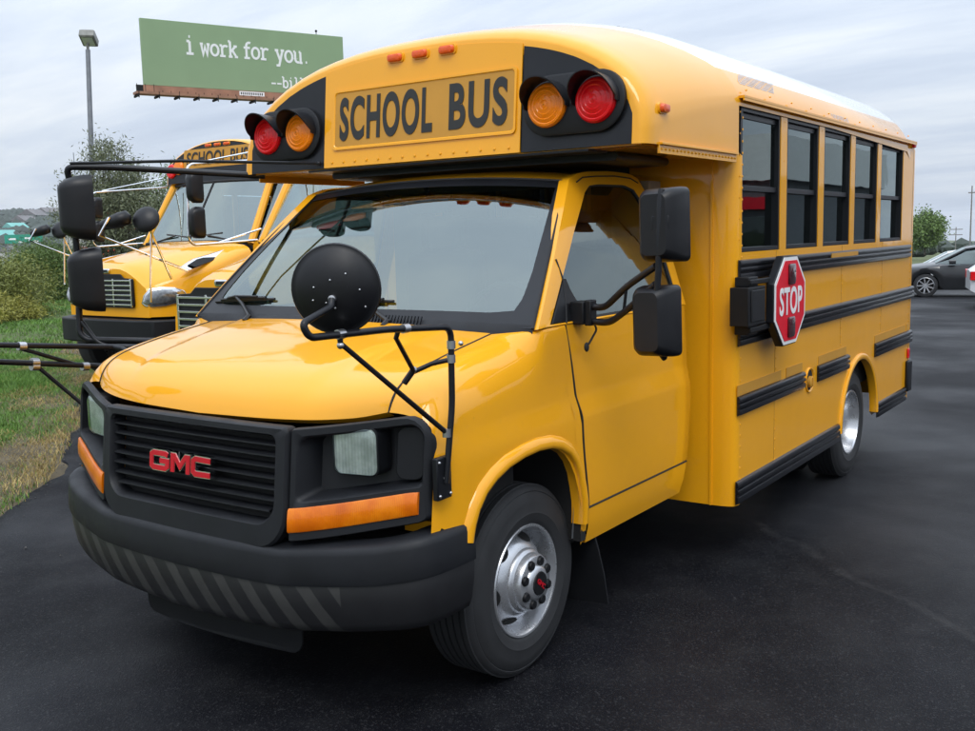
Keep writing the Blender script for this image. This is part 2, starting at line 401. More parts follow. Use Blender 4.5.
def ground_mat(name, kind):
    m, t, b = new_mat(name); v = objvec(t)
    if kind == 'asphalt':
        n1 = noise(t, v, .55, 6, .6, .4); n2 = noise(t, v, 190, 3, .6); n3 = noise(t, v, 3.4, 6, .65)
        vo = t.nodes.new('ShaderNodeTexVoronoi'); vo.inputs['Scale'].default_value = 150; t.links.new(v, vo.inputs['Vector'])
        base = ramp(t, n1, [(.30, (.0036, .0037, .0050)), (.50, (.0060, .0062, .0082)), (.74, (.0115, .0120, .0155))])
        base = mixcol(t, ramp(t, n3, [(.45, 0.), (.75, .55)]), base, (.021, .0215, .023))
        grit = ramp(t, vo.outputs['Color'], [(.72, 0.), (.90, .8)])
        base = mixcol(t, math_node(t, 'MULTIPLY', grit, .30), base, (.085, .085, .088))
        # paving seam running away under the bus, and a few tar-lined cracks
        s = t.nodes.new('ShaderNodeSeparateXYZ'); t.links.new(v, s.inputs[0])
        wob = math_node(t, 'MULTIPLY', math_node(t, 'SUBTRACT', noise(t, v, 2.2, 5), .5), .22)
        nx, ny = -(-2.304+1.155), (1.227-2.22); L = math.hypot(nx, ny); nx, ny = nx/L, ny/L
        dist = math_node(t, 'ADD', math_node(t, 'ADD', math_node(t, 'MULTIPLY', s.outputs[0], nx), math_node(t, 'MULTIPLY', s.outputs[1], ny)), -(2.22*nx-1.155*ny))
        dist = math_node(t, 'ADD', dist, wob)
        ad = math_node(t, 'ABSOLUTE', dist)
        seam = ramp(t, ad, [(.0, 1.), (.018, .7), (.04, 0.)])
        seam = math_node(t, 'MULTIPLY', seam, ramp(t, n3, [(.38, .1), (.60, 1.)]))
        base = mixcol(t, math_node(t, 'MULTIPLY', seam, .42), base, (.055, .054, .053))
        far = ramp(t, math_node(t, 'ADD', math_node(t, 'MULTIPLY', dist, .9), .5), [(.42, 0.), (.75, 1.)])  # grazing sheen of the far lot, lightened into the base colour
        base = mixcol(t, math_node(t, 'MULTIPLY', far, .35), base, (.027, .028, .031))
        # pale dried stains
        st = ramp(t, noise(t, v, 1.15, 3, .5, .8), [(.66, 0.), (.78, .5)])
        base = mixcol(t, math_node(t, 'MULTIPLY', st, n3), base, (.06, .06, .061))
        t.links.new(base, b.inputs['Base Color'])
        damp = ramp(t, noise(t, v, .55, 4, .55, .15), [(.38, 0.), (.66, 1.)])
        t.links.new(mixcol(t, damp, (.66, .66, .66), (.46, .46, .46)), b.inputs['Roughness'])
        t.links.new(mixcol(t, damp, (.07, .07, .07), (.115, .115, .115)), b.inputs['Specular IOR Level'])
        hh = math_node(t, 'ADD', math_node(t, 'MULTIPLY', vo.outputs['Distance'], .6), math_node(t, 'MULTIPLY', n2, .6))
        bump(t, b, hh, .45, .004)
    elif kind == 'grass':
        n1 = noise(t, v, .7, 6, .65); n2 = noise(t, v, 14, 5, .7)
        c = mixcol(t, n2, ramp(t, n1, [(.3, (.045, .085, .016)), (.7, (.085, .13, .028))]), (.09, .085, .035))
        t.links.new(c, b.inputs['Base Color']); b.inputs['Roughness'].default_value = .9
        bump(t, b, n2, .8, .05)
    return m
MT['asphalt'] = ground_mat('wet_dark_asphalt', 'asphalt')
MT['turf'] = ground_mat('turf', 'grass')
MT['road_grey'] = simple('pale_concrete_road', (.30, .30, .30), .8, var=.1, vscale=.05)
MT['soil'] = simple('soil_and_thatch', (.085, .066, .036), .95, var=.35, vscale=3, bmp=.5, bscale=30)
MT['blade_green'] = simple('grass_blade_green', (.115, .23, .030), .6, var=.3, vscale=1.2)
MT['blade_dark'] = simple('grass_blade_dark', (.078, .17, .025), .6, var=.3, vscale=1.2)
MT['blade_straw'] = simple('grass_blade_straw', (.36, .27, .10), .7, var=.3, vscale=1.5)

# whole terrain, one sheet out to the horizon
ss = list(np.linspace(-3000, -60, 12)) + list(np.linspace(-50, 120, 60)) + list(np.linspace(140, 1500, 40)) + list(np.linspace(1600, 3500, 8))
ds = [-3500, -1200, -400, -300, -220, -160, -110, -60, -20, -5, 0, 1, 1.5, 1.75, 2.0, 2.2, 2.4, 2.6, 3, 3.6, 4.2, 4.9, 5.8, 7, 9, 12, 17, 25, 35, 45, 60, 90, 140, 200, 300, 360, 420, 500, 600, 700, 820, 950, 1150, 1400, 2200, 3500]
g = MB(); g.grid([[sd_pt(s, d, hgt(s, d)) for d in ds] for s in ss], flip=True)
tag(g.build('ground', 'turf', smooth=60), kind='structure')
# the asphalt lot with a ragged edge against the verge
def edge(s): return 1.80 + .09*math.sin(s*1.1) + .06*math.sin(s*2.7+1) + .025*math.sin(s*6.3) + .012*math.sin(s*17.)
def lot(s, d): return -max(0., s*EN.x + d*NN.x - 9)*.0200
es = list(np.linspace(-60, -6, 12)) + list(np.linspace(-5, 25, 700)) + list(np.linspace(26, 48, 20))
g = MB(); g.grid([[sd_pt(s, d, lot(s, d)) for d in (-170, -120, -80, -60, -45, -30, -20, -14, -10, -7, -4, -2, 0)] + [sd_pt(s, edge(s)-.12, lot(s, 1.7)), sd_pt(s, edge(s)-.02, .008+lot(s, 1.7)), sd_pt(s, edge(s), -.02+lot(s, 1.7))] for s in es], flip=True)
tag(g.build('parking_lot', 'asphalt', smooth=60), kind='structure')
# bare soil strip where the turf meets the asphalt
g = MB(); g.grid([[sd_pt(s, edge(s)-.03+w, max(0 if w > .85 else .02, hgt(s, edge(s)+w))+h_) for w, h_ in ((0, -.03), (.08, .0), (.3, .012), (.6+.2*math.sin(s*2.1), .012), (.9+.25*math.sin(s*2.1), -.02))] for s in list(np.linspace(-5, 30, 600))], flip=True)
tag(g.build('bare_soil', 'soil', smooth=60), kind='structure')
# highway down in the valley
g = MB(); ha = R(62.8); hd_ = Vector((math.cos(ha), math.sin(ha), 0)); hn = Vector((-hd_.y, hd_.x, 0))
g.grid([[Vector((-3.09, -2.95, -6.7)) + hd_*r + hn*w for w in (-13, -6, 0, 13)] for r in (110, 180, 250, 330, 420)], flip=True)
tag(g.build('highway', 'road_grey', smooth=0), kind='structure')

# grass blades on the verge (stuff)
def vnoise(x, y):
    return (np.sin(x*1.7+y*2.3)+np.sin(x*3.1-y*1.9+2)+np.sin(x*.8+y*.6+1)+np.sin(x*5.3+y*4.1))*.25
def grass(n, s0, s1, d0, d1, h0, h1, w):
    s = rng.uniform(s0, s1, n); d = rng.uniform(d0, d1, n)
    ed = np.array([edge(x) for x in s])
    keep = d > ed - .06 + rng.exponential(.07, n); s, d, ed = s[keep], d[keep], ed[keep]; n = len(s)
    keep = rng.uniform(0, 1, n) < np.clip(.55+(d-ed)*.9+.5*vnoise(s*1.5, d*1.5), .25, 1); s, d, ed = s[keep], d[keep], ed[keep]; n = len(s)
    z = np.array([max(hgt(a, b), .02 if b < 2.5 else -9) for a, b in zip(s, d)]) - .005
    P = s[:, None]*np.array(EN)[None] + d[:, None]*np.array(NN)[None]; P[:, 2] = z
    a = rng.uniform(0, 2*np.pi, n); L = rng.uniform(h0, h1, n)*(1+.35*vnoise(s*.9, d*1.1)); lean = rng.uniform(.1, 1.0, n)*L; wd = w*rng.uniform(.7, 1.3, n)
    la = rng.uniform(0, 2*np.pi, n)
    side = np.stack([np.cos(a), np.sin(a), a*0], 1)*wd[:, None]; ln = np.stack([np.cos(la), np.sin(la), la*0], 1)*lean[:, None]
    up = np.zeros((n, 3)); up[:, 2] = L
    V = np.stack([P-side, P+side, P+side*.7+up*.55+ln*.35, P-side*.7+up*.55+ln*.35, P+up+ln], 1)
    pr_ = vnoise(s*.8+3, d*2.0) + rng.normal(0, .35, n) + (.55-(d-ed)*.75)
    mi = np.where(pr_ > .38, 2, np.where(rng.uniform(0, 1, n) < .45, 1, 0))
    return V.reshape(-1, 3), mi, n
blades = [grass(290000, -1, 12, 1.7, 6.0, .022, .060, .0032), grass(90000, 12, 40, 1.7, 9, .035, .08, .008)]
V = np.concatenate([b[0] for b in blades]); mi = np.concatenate([np.repeat(b[1], 2) for b in blades]); nb = len(V)//5
me = bpy.data.meshes.new('grass')
idx = np.arange(nb)[:, None]*5
loops = np.concatenate([np.concatenate([idx+np.array([[0,1,2,3]]), idx+np.array([[3,2,4]])], 1)]).reshape(-1)
me.vertices.add(len(V)); me.vertices.foreach_set('co', V.astype(np.float32).ravel())
me.loops.add(len(loops)); me.loops.foreach_set('vertex_index', loops.astype(np.int32))
st = np.stack([np.arange(nb)*7, np.arange(nb)*7+4], 1).ravel()
me.polygons.add(nb*2); me.polygons.foreach_set('loop_start', st.astype(np.int32))
for m in ('blade_green', 'blade_dark', 'blade_straw'): me.materials.append(MT[m])
me.polygons.foreach_set('material_index', mi.astype(np.int32)); me.update(calc_edges=True); me.validate()
go = bpy.data.objects.new('grass', me); col.objects.link(go); tag(go, 'short patchy green and straw grass on the verge beside the asphalt', 'grass', kind='stuff')

# loose stones and crumbs of tar along the ragged edge (stuff)
g = MB(); rd = random.Random(5)
for k in range(240):
    s = rd.uniform(-1, 12); w = rd.gauss(-.02, .07) if k < 215 else rd.uniform(-1.5, -.2)
    d = edge(s)+w; r = rd.uniform(.003, .009); p = sd_pt(s, d, (.004 if w < -.02 else .022)+r*.4)
    vs = [p+Vector(q)*r*rd.uniform(.7, 1.3) for q in ((1,0,0),(0,1,0),(-1,0,0),(0,-1,0),(.2,.1,.8),(0,0,-.6))]
    g.add(vs, [(0,1,4),(1,2,4),(2,3,4),(3,0,4),(1,0,5),(2,1,5),(3,2,5),(0,3,5)])
tag(g.build('gravel', simple('pale_gravel', (.06, .058, .055), .9, var=.5, vscale=40), smooth=0), 'loose stones and crumbled tar along the edge of the asphalt', 'gravel', kind='stuff')

# ------------------------------------------------------------------ vegetation
def leaf_mat(name, c, var=.45):
    m, t, b = new_mat(name); v = objvec(t)
    n = noise(t, v, 1.4, 4); n2 = noise(t, v, 25, 2)
    cc = mixcol(t, n, tuple(x*(1-var) for x in c), tuple(x*(1+var) for x in c))
    cc = mixcol(t, ramp(t, n2, [(.5, 0.), (.75, .5)]), cc, (c[0]*1.9, c[1]*1.5, c[2]*1.1))
    t.links.new(cc, b.inputs['Base Color']); b.inputs['Roughness'].default_value = .6
    b.inputs['Transmission Weight'].default_value = 0.
    b.inputs['Subsurface Weight'].default_value = 0.
    return m
MT['leaf_olive'] = leaf_mat('olive_leaves', (.150, .175, .032))
MT['leaf_green'] = leaf_mat('green_leaves', (.090, .150, .032))
MT['leaf_grey'] = leaf_mat('grey_green_leaves', (.115, .135, .07))
MT['leaf_yellow'] = leaf_mat('yellow_green_leaves', (.24, .24, .04))
MT['leaf_bright'] = leaf_mat('bright_leaves', (.11, .18, .04))
MT['bark'] = simple('grey_bark', (.10, .085, .07), .9, var=.3, vscale=4, bmp=.6, bscale=30)
MT['wood_far'] = leaf_mat('far_woodland', (.024, .038, .026), .4)
def leaves(name, C, size, asp, mat, parent, droop=0.):
    n = len(C); C = np.asarray(C)
    a = rng.normal(0, 1, (n, 3)); a[:, 2] -= droop; a /= np.linalg.norm(a, axis=1)[:, None]
    b = np.cross(a, rng.normal(0, 1, (n, 3))); b /= np.linalg.norm(b, axis=1)[:, None]
    L = size*rng.uniform(.6, 1.4, n)[:, None]
    V = np.stack([C-a*L, C+b*L*asp, C+a*L, C-b*L*asp], 1).reshape(-1, 3)
    me = bpy.data.meshes.new(name); me.vertices.add(len(V)); me.vertices.foreach_set('co', V.astype(np.float32).ravel())
    me.loops.add(n*4); me.loops.foreach_set('vertex_index', np.arange(n*4, dtype=np.int32))
    me.polygons.add(n); me.polygons.foreach_set('loop_start', np.arange(n, dtype=np.int32)*4)
    me.materials.append(MT[mat]); me.update(calc_edges=True)
    o = bpy.data.objects.new(name, me); col.objects.link(o); o.parent = parent; return o
def plant(name, loc, h, w, trunk_h, label, cat, group=None, nclump=60, per=160, size=.06, asp=.35, mat='leaf_green', stems=1, spread=.22, droop=0., seed=1, foliage='crown', rz=0., flat=.0):
    global rng
    keep = rng; rng = np.random.default_rng(seed); rd = random.Random(seed)
    root = tag(empty(name, loc, rz), label, cat, group)
    C = []; cl = []
    while len(cl) < nclump:
        p = rng.uniform(-1, 1, 3)
        rr = np.linalg.norm(p)
        if rr > 1 or rr < .35*rng.uniform(): continue
        if rng.uniform() > .45+.55*rr: continue
        k = 1 - .35*max(0, p[2])**2 - (.25*max(0, -p[2]))
        cl.append((p[0]*w/2*k, p[1]*w/2*k, trunk_h + (h-trunk_h)*(.5+.5*p[2]*(1+.12*rng.normal()))))
    tr = MB()
    for s in range(stems):
        a = rd.uniform(0, 6.28); o = (0 if stems == 1 else .25*w*rd.random())
        bx, by = o*math.cos(a), o*math.sin(a)
        tops = [(0,0,0)]
        hh = h*rd.uniform(.7, .9)
        tr.tube([(bx*.3, by*.3, -.3), (bx*.5+.02*h*rd.uniform(-1,1), by*.5, hh*.35), (bx+.05*w*rd.uniform(-1,1), by+.05*w*rd.uniform(-1,1), hh*.7), (bx*1.2+.1*w*rd.uniform(-1,1), by*1.2, hh)], [h*.022/math.sqrt(stems)*1.2, h*.016/math.sqrt(stems), h*.009/math.sqrt(stems), h*.003], 7)
    for c in cl[::2]:
        z0 = lerp(trunk_h*.7, c[2]*.8, .5); tr.tube([(c[0]*.06, c[1]*.06, z0*.85), (c[0]*.5, c[1]*.5, lerp(z0, c[2], .55)), c], [h*.006, h*.004, h*.0015], 5)
    tr.build('trunk' if stems == 1 else 'stems', 'bark', root)
    P = np.concatenate([np.array(c)[None] + rng.normal(0, 1, (int(per*rng.uniform(.5, 1.5)), 3))*spread*w*.5*np.array([1, 1, .75]) for c in cl])
    P = P[P[:, 2] > .02*h]
    leaves(foliage, P, size, asp, mat, root, droop)
    rng = keep; return root
# ------------------------------------------------------------------ the main school bus (x = rearwards from the front axle, driver's side = -y)
bus = tag(empty('school_bus', (0,0,0)), 'large short yellow school bus with white roof and red stop sign, nearest the camera', 'school bus')
W2 = 1.16
XB, XE = 1.52, 5.20

# ---- roof and front cap: one lofted shell
def arc_sec(w, zs, zt, zb, n=26, ex=(2.2, 1.6)):
    out = []
    for i in range(n+1):
        t = -1 + 2*i/n
        a = math.sin(t*math.pi/2)
        y = a*w
        out.append((y, zs + (zt-zs)*max(0., 1-abs(a)**ex[0])**(1/ex[1])))
    left = [(-w, lerp(zb, zs, k/6)) for k in range(6)]; right = [(w, lerp(zs, zb, k/6)) for k in range(1, 7)]
    return left + out + right
CAPX = [.545, .550, .562, .585, .63, .72, .85, 1.0, 1.15, 1.3, 1.42, XB]
def cap_dims(x):
    w = itp(x, [.545, .550, .562, .585, .63, 1.0], [1.130, 1.145, 1.158, 1.166, 1.170, 1.170])
    zt = sitp(x, [.545, .56, .585, .63, .85, 1.15, 1.5], [2.548, 2.572, 2.588, 2.604, 2.648, 2.712, 2.765])
    zs = itp(x, [.545, .63, 1.0, 1.52], [2.10, 2.12, 2.20, 2.285])
    return w, zs, zt
def cap_ex(x): k = min(1, max(0, (x-.6)/.9)); return (lerp(2.6, 2.2, k), lerp(2.0, 1.6, k))
def lean(x, z): return x + .095*(z-2.035)*max(0., 1-(x-.545)/.9)
sec = []
for x in CAPX:
    w, zs, zt = cap_dims(x)
    if x == .545: sec.append([(lean(.556, z), y, z) for y, z in arc_sec(w-.05, zs-.02, zt-.06, 2.037, 26, cap_ex(x))])
    sec.append([(lean(x, z), y, z) for y, z in arc_sec(w, zs, zt, 2.035, 26, cap_ex(x))])
m = MB(); m.grid(sec)
m.build('front_cap', 'yellow_roof', bus, smooth=50)
# flat face of the cap: three plates that follow its outline
w0, zs0, zt0 = cap_dims(.545)
def cap_top(y):
    a = min(1, abs(y)/w0); return zs0 + (zt0-zs0)*max(0, 1-a**2.6)**(1/2.0)
def face_plate(name, y0, y1, mat, inset=0., off=0., zb=2.037):
    n = 24; m = MB(); rows = []
    for i in range(n+1):
        y = lerp(y0, y1, i/n)
        if abs(abs(y)-w0) < .02: y = math.copysign(w0-.006, y)
        zt = max(cap_top(y) - inset, zb+.02)
        rows.append([(lean(.549-off, z), y, z) for z in [lerp(zb, zt, k/10) for k in range(11)]])
    m.grid(rows); fr = m
    # folded edge so the plate has thickness
    b = [(r[0][0]+.006, r[0][1], r[0][2]) for r in rows]; m.grid([[r[0] for r in rows], b])
    t = [(r[-1][0]+.008, r[-1][1], r[-1][2]) for r in rows]; m.grid([[r[-1] for r in rows], t])
    for e in (0, -1): m.grid([[p for p in rows[e]], [(p[0]+.006, p[1], p[2]) for p in rows[e]]])
    return m.build(name, mat, bus)
cpan = face_plate('header_panel', -.575, .575, 'yellow', .014, .006)
lpan = [face_plate('lamp_panel', -w0+.028, -.579, 'black', .024), face_plate('lamp_panel', .579, w0-.028, 'black', .024)]
# rivets along the bottom of the header
m = MB()
for k in range(15): m.ball((lean(.540, 2.06), -.52+k*.0743, 2.06), .006, 4, (.5, 1, 1))
m.build('rivets', 'yellow', cpan)
# ochre name plate with SCHOOL BUS
m = MB(); lo = rrect(-.555, .515, 2.118, 2.402, .022); li = rrect(-.545, .505, 2.128, 2.392, .018); lq = rrect(-.541, .501, 2.132, 2.388, .016)
m.grid([[(lean(.5425, z), y, z) for y, z in lo], [(lean(.534, z), y, z) for y, z in lo], [(lean(.534, z), y, z) for y, z in li], [(lean(.5385, z), y, z) for y, z in lq]], 0, False, True)
sp = m.build('sign_plate', 'yellow', bus, smooth=30)
m = MB(); m.add([(lean(.5387, z), y, z) for y, z in lq], [tuple(range(len(lq)))]); m.build('reflective_face', 'ochre', sp)
def text_fit(name, s, mat, parent, centre, xdir, ydir, width, height, extrude=.002, offset=0., spacing=1.):
    t = text(name, s, mat, parent, Matrix.Identity(4), 1.0, extrude, 1.0, offset, 'CENTER', spacing)
    co = np.array([v.co for v in t.data.vertices]); lo_, hi_ = co.min(0), co.max(0); c_ = (lo_+hi_)/2; d_ = hi_-lo_
    t.data.transform(frame(centre, xdir, ydir) @ Matrix.Diagonal((width/d_[0], height/d_[1], 1., 1.)) @ Matrix.Translation((-c_[0], -c_[1], 0)))
    return t
upv = Vector((lean(.545, 2.4)-lean(.545, 2.1), 0, .3)).normalized()
text_fit('lettering', 'SCHOOL', 'letter', sp, (lean(.5370, 2.262), .185, 2.262), (0,-1,0), upv, .57, .208, .0015, .030, 1.14)
text_fit('lettering', 'BUS', 'letter', sp, (lean(.5370, 2.262), -.353, 2.262), (0,-1,0), upv, .315, .208, .0015, .030, 1.14)
# clearance lamps
def marker(parent, c, nrm=(-1,0,0), long=(0,1,0), L=.042, mat='marker'):
    fr = frame(c, long, Vector(nrm).cross(Vector(long)))
    m = MB(); lp = lambda k, h: [fr @ Vector((a*k, b*k, h)) for a, b in rrect(-L, L, -.017, .017, .014, 4, 2)]
    m.loft([lp(1, -.012), lp(1, .010), lp(.85, .019), lp(.5, .022)])
    o = m.build('clearance_lamp', mat, parent)
    m = MB(); m.loft([[fr @ Vector((a, b, h)) for a, b in rrect(-L-.006, L+.006, -.021, .021, .014, 4, 2)] for h in (-.012, .004)]); m.build('lamp_base', 'chrome' if mat == 'chrome' else 'yellow', o)
    return o
for y in (.127, -.021, -.175): marker(bus, (lean(.538, 2.516), y, 2.516))
marker(bus, (.70, -1.168, 2.18), (0,-1,0), (1,0,0), .036)
marker(bus, (.70, 1.168, 2.18), (0,1,0), (1,0,0), .036)
# warning lamps in their hooded housings
def warning_pair(sign):
    yi, yo = sign*.722, sign*.952; zc = 2.218
    root_z = lean(.545, zc)
    m = MB(); a, b = sorted((yi, yo))
    lo = rrect(a-.125, b+.125, zc-.125, zc+.125, .124, 8, 4); l2 = rrect(a-.115, b+.115, zc-.115, zc+.115, .114, 8, 4)
    m.loft([[(lean(x, z), y, z) for y, z in l] for x, l in ((.549, lo), (.530, lo), (.524, l2))])
    hs = m.build('lamp_housing', 'plastic_dark', bus)
    for y, mat in ((yi, 'amber'), (yo, 'red')):
        c = (root_z-.022, y, zc); prof = []
        for r, h in ((.092, -.004), (.092, .010), (.086, .020), (.078, .0225), (.074, .0205), (.060, .027), (.056, .0245), (.040, .031), (.036, .028), (.020, .032), (.014, .029), (.002, .033)): prof.append((r, h))
        m = MB(); m.lathe(prof, c, (-1, 0, .05), 36); ln = m.build('warning_lamp', mat, bus, smooth=30)
        # visor: open half tube hanging over the lens
        m = MB(); P = []
        for j in range(25):
            th = R(-8 + 196*j/24); s_ = math.sin(max(0, min(math.pi, th)))
            reach = .035 + .075*max(0, s_)**.7
            cr, sr = math.cos(th), math.sin(th)
            P.append([(root_z-.018-reach*k, y+cr*.104, zc+sr*.104 + .006*k) for k in (0, .25, .5, .75, 1)])
        Q = [[(p[0], y+(p[1]-y)*.955, zc+(p[2]-zc)*.955) for p in row] for row in P]
        m.grid(P); m.grid(Q, 0, True)
        m.grid([[r[-1] for r in P], [r[-1] for r in Q]]); m.grid([P[0], Q[0]]); m.grid([P[-1], Q[-1]])
        m.build('visor', 'black', ln)
warning_pair(-1); warning_pair(1)
# cap underside + drip rail + black closing panel above the cab
m = MB(); m.box(.575, XB, -1.135, 1.135, 2.032, 2.048); m.build('cap_floor', 'yellow', bus)
for s in (-1, 1):
    m = MB()
    m.box(.66, 1.49, s*1.162, s*1.185, 2.035, 2.045); m.box(.66, 1.49, s*1.162, s*1.172, 2.000, 2.036)
    for k in range(22): m.ball((.68+k*.0375, s*1.174, 2.018), .005, 4)
    m.build('cap_rail', 'yellow', bus, bevel=.003)
m = MB()
loops = []
for x, z0, z1, w in ((.69, 1.994, 2.031, 0), (.73, 1.990, 2.031, 0), (1.2, 1.990, 2.031, 0)):
    loops.append([(x+.06*(abs(y)/.8)**3, y, z) for y, z in rrect(-.92, .70, z0, z1, .02, 3, 8)])
m.loft(loops); m.box(.562, .72, -.90, .70, 2.022, 2.0315); m.build('gasket_panel', 'black', bus)

# ---- main roof behind the cap
sec = []
for x, w, zs, zt in ((XB-.01, 1.168, 2.285, 2.765), (1.6, 1.168, 2.285, 2.772), (3., 1.168, 2.285, 2.782), (4.9, 1.166, 2.25, 2.78), (5.03, 1.160, 2.25, 2.76), (5.11, 1.145, 2.24, 2.71), (5.165, 1.11, 2.22, 2.64), (5.20, 1.05, 2.20, 2.54), (5.212, .97, 2.18, 2.44)):
    zb = 2.285 if x < 5 else 2.20
    sec.append([(x, y, z) for y, z in arc_sec(w, max(zs, zb), zt, min(zs, zb)-.02)])
m = MB(); m.grid(sec)
for x in (1.56, 2.24, 2.9, 3.55, 4.21, 4.87):   # roof bow seams
    w, zs, zt = 1.1685, 2.25, 2.8075
    if False: m.grid([[(x+dx, y*1.001, z+dz) for y, z in arc_sec(w, 2.285, zt, 2.265)] for dx, dz in ((-.014, -.010), (-.009, .001), (.009, .001), (.014, -.010))])
roof = m.build('roof', 'yellow_roof', bus, smooth=50)
for s in (-1, 1):
    m = MB()
    m.box(XB+.015, 5.10, s*1.163, s*1.192, 2.300, 2.312); m.box(XB+.015, 5.10, s*1.184, s*1.192, 2.288, 2.302)
    m.build('drip_rail', 'yellow', roof)
m = MB()
for s in (-1, 1):
    for k in range(11): m.ball((1.62+k*.33, s*1.166, 2.345), .006, 4)
m.build('rivets', 'yellow', roof)
# pale adhesive notices on the roof edge
def roof_pt(x, y, off=.004):
    a = abs(y)/1.166; return (x, y, 2.285 + (2.775-2.285)*(1-a**2.2)**(1/1.6) + off)
for x0, x1, y0, y1 in ((1.62, 2.12, -1.130, -1.068), (3.05, 3.40, -1.160, -1.143)):
    m = MB()
    rows = 8 if x0 < 2 else 4
    for k in range(rows):
        ya, yb = lerp(y0, y1, (k+.12)/rows), lerp(y0, y1, (k+.78)/rows)
        for q in range(30):
            if (q*7+k*5) % 6 == 0: continue
            xa = lerp(x0, x1, q/30)+(.02*k if x0 < 2 else 0); xb = xa+(x1-x0)/30*.7
            m.add([roof_pt(xa, ya), roof_pt(xb, ya), roof_pt(xb, yb), roof_pt(xa, yb)], [(0,1,2,3)])
    m.build('roof_notice', simple('grey_print', (.52, .52, .53), .6), roof)
marker(bus, (5.08, -1.165, 2.285), (0,-1,0), (1,0,0), .04, 'red')

# ---- side walls with five windows, wheel arch
WX = [1.585+.652*i for i in range(5)]; WW = [.555]*4 + [.63]
WZ0, WZ1, WZM = 1.578, 2.268, 1.885
AX, AZ, AR = 3.76, .38, .43
def side_wall(s):
    y0, y1 = s*W2, s*(W2-.04)
    m = MB()
    # lower panel as columns over the arch
    xs = [XB+.07] + [XB+.07+(3.27-XB-.07)*k/8 for k in range(1, 8)]
    xs += [AX - AR*math.cos(math.pi*k/28) for k in range(29)] + [4.25, 4.5, 4.8, 5.04, XE-.05]
    def zb(x): return (AZ + math.sqrt(max(0, AR*AR-(x-AX)**2))) if abs(x-AX) <= AR+1e-9 else None
    for yy, fl in ((y0, s > 0), (y1, s < 0)):
        P = []
        for i, x in enumerate(xs):
            z0 = .345 if zb(x) is None else max(.345, zb(x))
            P.append([(x, yy, lerp(z0, WZ0, k/6)) for k in range(7)])
        m.grid(P, 0, fl)
    arch = [(x, max(.345, zb(x))) for x in xs if zb(x) is not None]
    m.grid([[(x, y0, z) for x, z in arch], [(x, y1, z) for x, z in arch]])
    m.box(XB+.07, XE-.05, y0, y1, WZ1, 2.30)
    edges = [XB+.07] + [e for x, w in zip(WX, WW) for e in (x, x+w)] + [XE-.05]
    for i in range(0, len(edges), 2): 
        if edges[i+1]-edges[i] > .004: m.box(edges[i], edges[i+1], y0, y1, WZ0, WZ1)
    sp_ = m.build('side_panel', 'yellow', bus, smooth=30)
    # seams and rivets
    m = MB()
    for x in (XB+.075, 2.10, 3.30, 4.26, 5.12):
        for k in range(34):
            z = .40+k*.055
            if (x > 2 and z > 1.5) or (3.2 < x < 4.5 and z < .9): continue
            m.ball((x, y0+s*.0005, z), .0068, 4, (1, .5, 1))
            if x > 5: m.ball((x, y0+s*.0005, z+.027), .004, 4, (1, .5, 1))
    for i, x in enumerate(WX):
        for k in range(7): m.ball((x-.045 if i else x-.02, y0, 1.64+k*.1), .005, 4, (1, .5, 1))
    m.build('rivets', 'yellow', sp_)
    m = MB()
    for x in (2.085, 3.285, 4.275):
        m.box(x-.0015, x+.0015, y0, y0+s*.0012, .46 if x < 3 else .95, 1.575)
    m.build('panel_seams', 'ochre_dark', sp_)
    # fender trim round the wheel arch
    m = MB(); P = []
    for k in range(41):
        a = math.pi*(k/40); c_, s_ = -math.cos(a), math.sin(a)
        P.append([(AX+(AR+dr)*c_, y0+s*dy, max(.335, AZ+(AR+dr)*s_)) for dr, dy in ((-.004, -.03), (-.004, .010), (.004, .016), (.026, .016), (.034, .010), (.036, -.002))])
    m.grid(P); m.build('arch_trim', 'yellow', sp_)
    # windows
    for x, w in zip(WX, WW):
        wr = empty('window', (0,0,0)); wr.parent = bus
        m = MB(); t = .022
        for a0, a1, b0, b1 in ((x, x+t, WZ0, WZ1), (x+w-t, x+w, WZ0, WZ1), (x+t, x+w-t, WZ0, WZ0+.022), (x+t, x+w-t, WZ1-.022, WZ1)):
            m.box(a0, a1, s*(W2-.004), s*(W2-.058), b0, b1)
        m.box(x+t, x+w-t, s*(W2-.016), s*(W2-.036), WZM-.012, WZM+.016)       # meeting rail of the sash
        m.box(x+t, x+w-t, s*(W2-.020), s*(W2-.036), WZ1-.050, WZ1-.022)
        m.box(x+w-t-.050, x+w-t, s*(W2-.046), s*(W2-.058), WZ0+.02, WZ1-.02)
        m.build('window_frame', 'black', wr, bevel=.002, seg=1)
        m = MB(); m.box(x+t, x+w-t, s*(W2-.026), s*(W2-.030), WZM+.016, WZ1-.05); m.build('upper_pane', 'glass_dark', wr)
        m = MB(); m.box(x+t, x+w-t, s*(W2-.040), s*(W2-.044), WZ0+.022, WZM-.012); m.build('lower_pane', 'glass_dark', wr)
    # rub rails: ribbed black channels
    def rail(x0, x1, z0, z1):
        h = z1-z0
        pr_ = [(0, 0), (.004, .0), (.018, .06), (.020, .20), (.018, .32), (.008, .36), (.008, .40), (.018, .44), (.021, .52), (.018, .62), (.008, .66), (.008, .70), (.018, .74), (.020, .86), (.014, .96), (.0, 1.)]
        m = MB(); m.loft([[(x, y0+s*(d+.001)*k, z0+q*h) for d, q in pr_] for x, k in ((x0, .7), (x0+.01, 1.), (x1-.01, 1.), (x1, .7))]); return m.build('rub_rail', 'rail', bus, smooth=35)
    r1 = rail(1.55, 5.08, 1.445, 1.542); rail(1.55, 5.215, 1.122, 1.219)
    rail(1.55, 2.565, .779, .875); rail(2.82, 3.46, .779, .875); rail(4.12, 5.20, .779, .875)
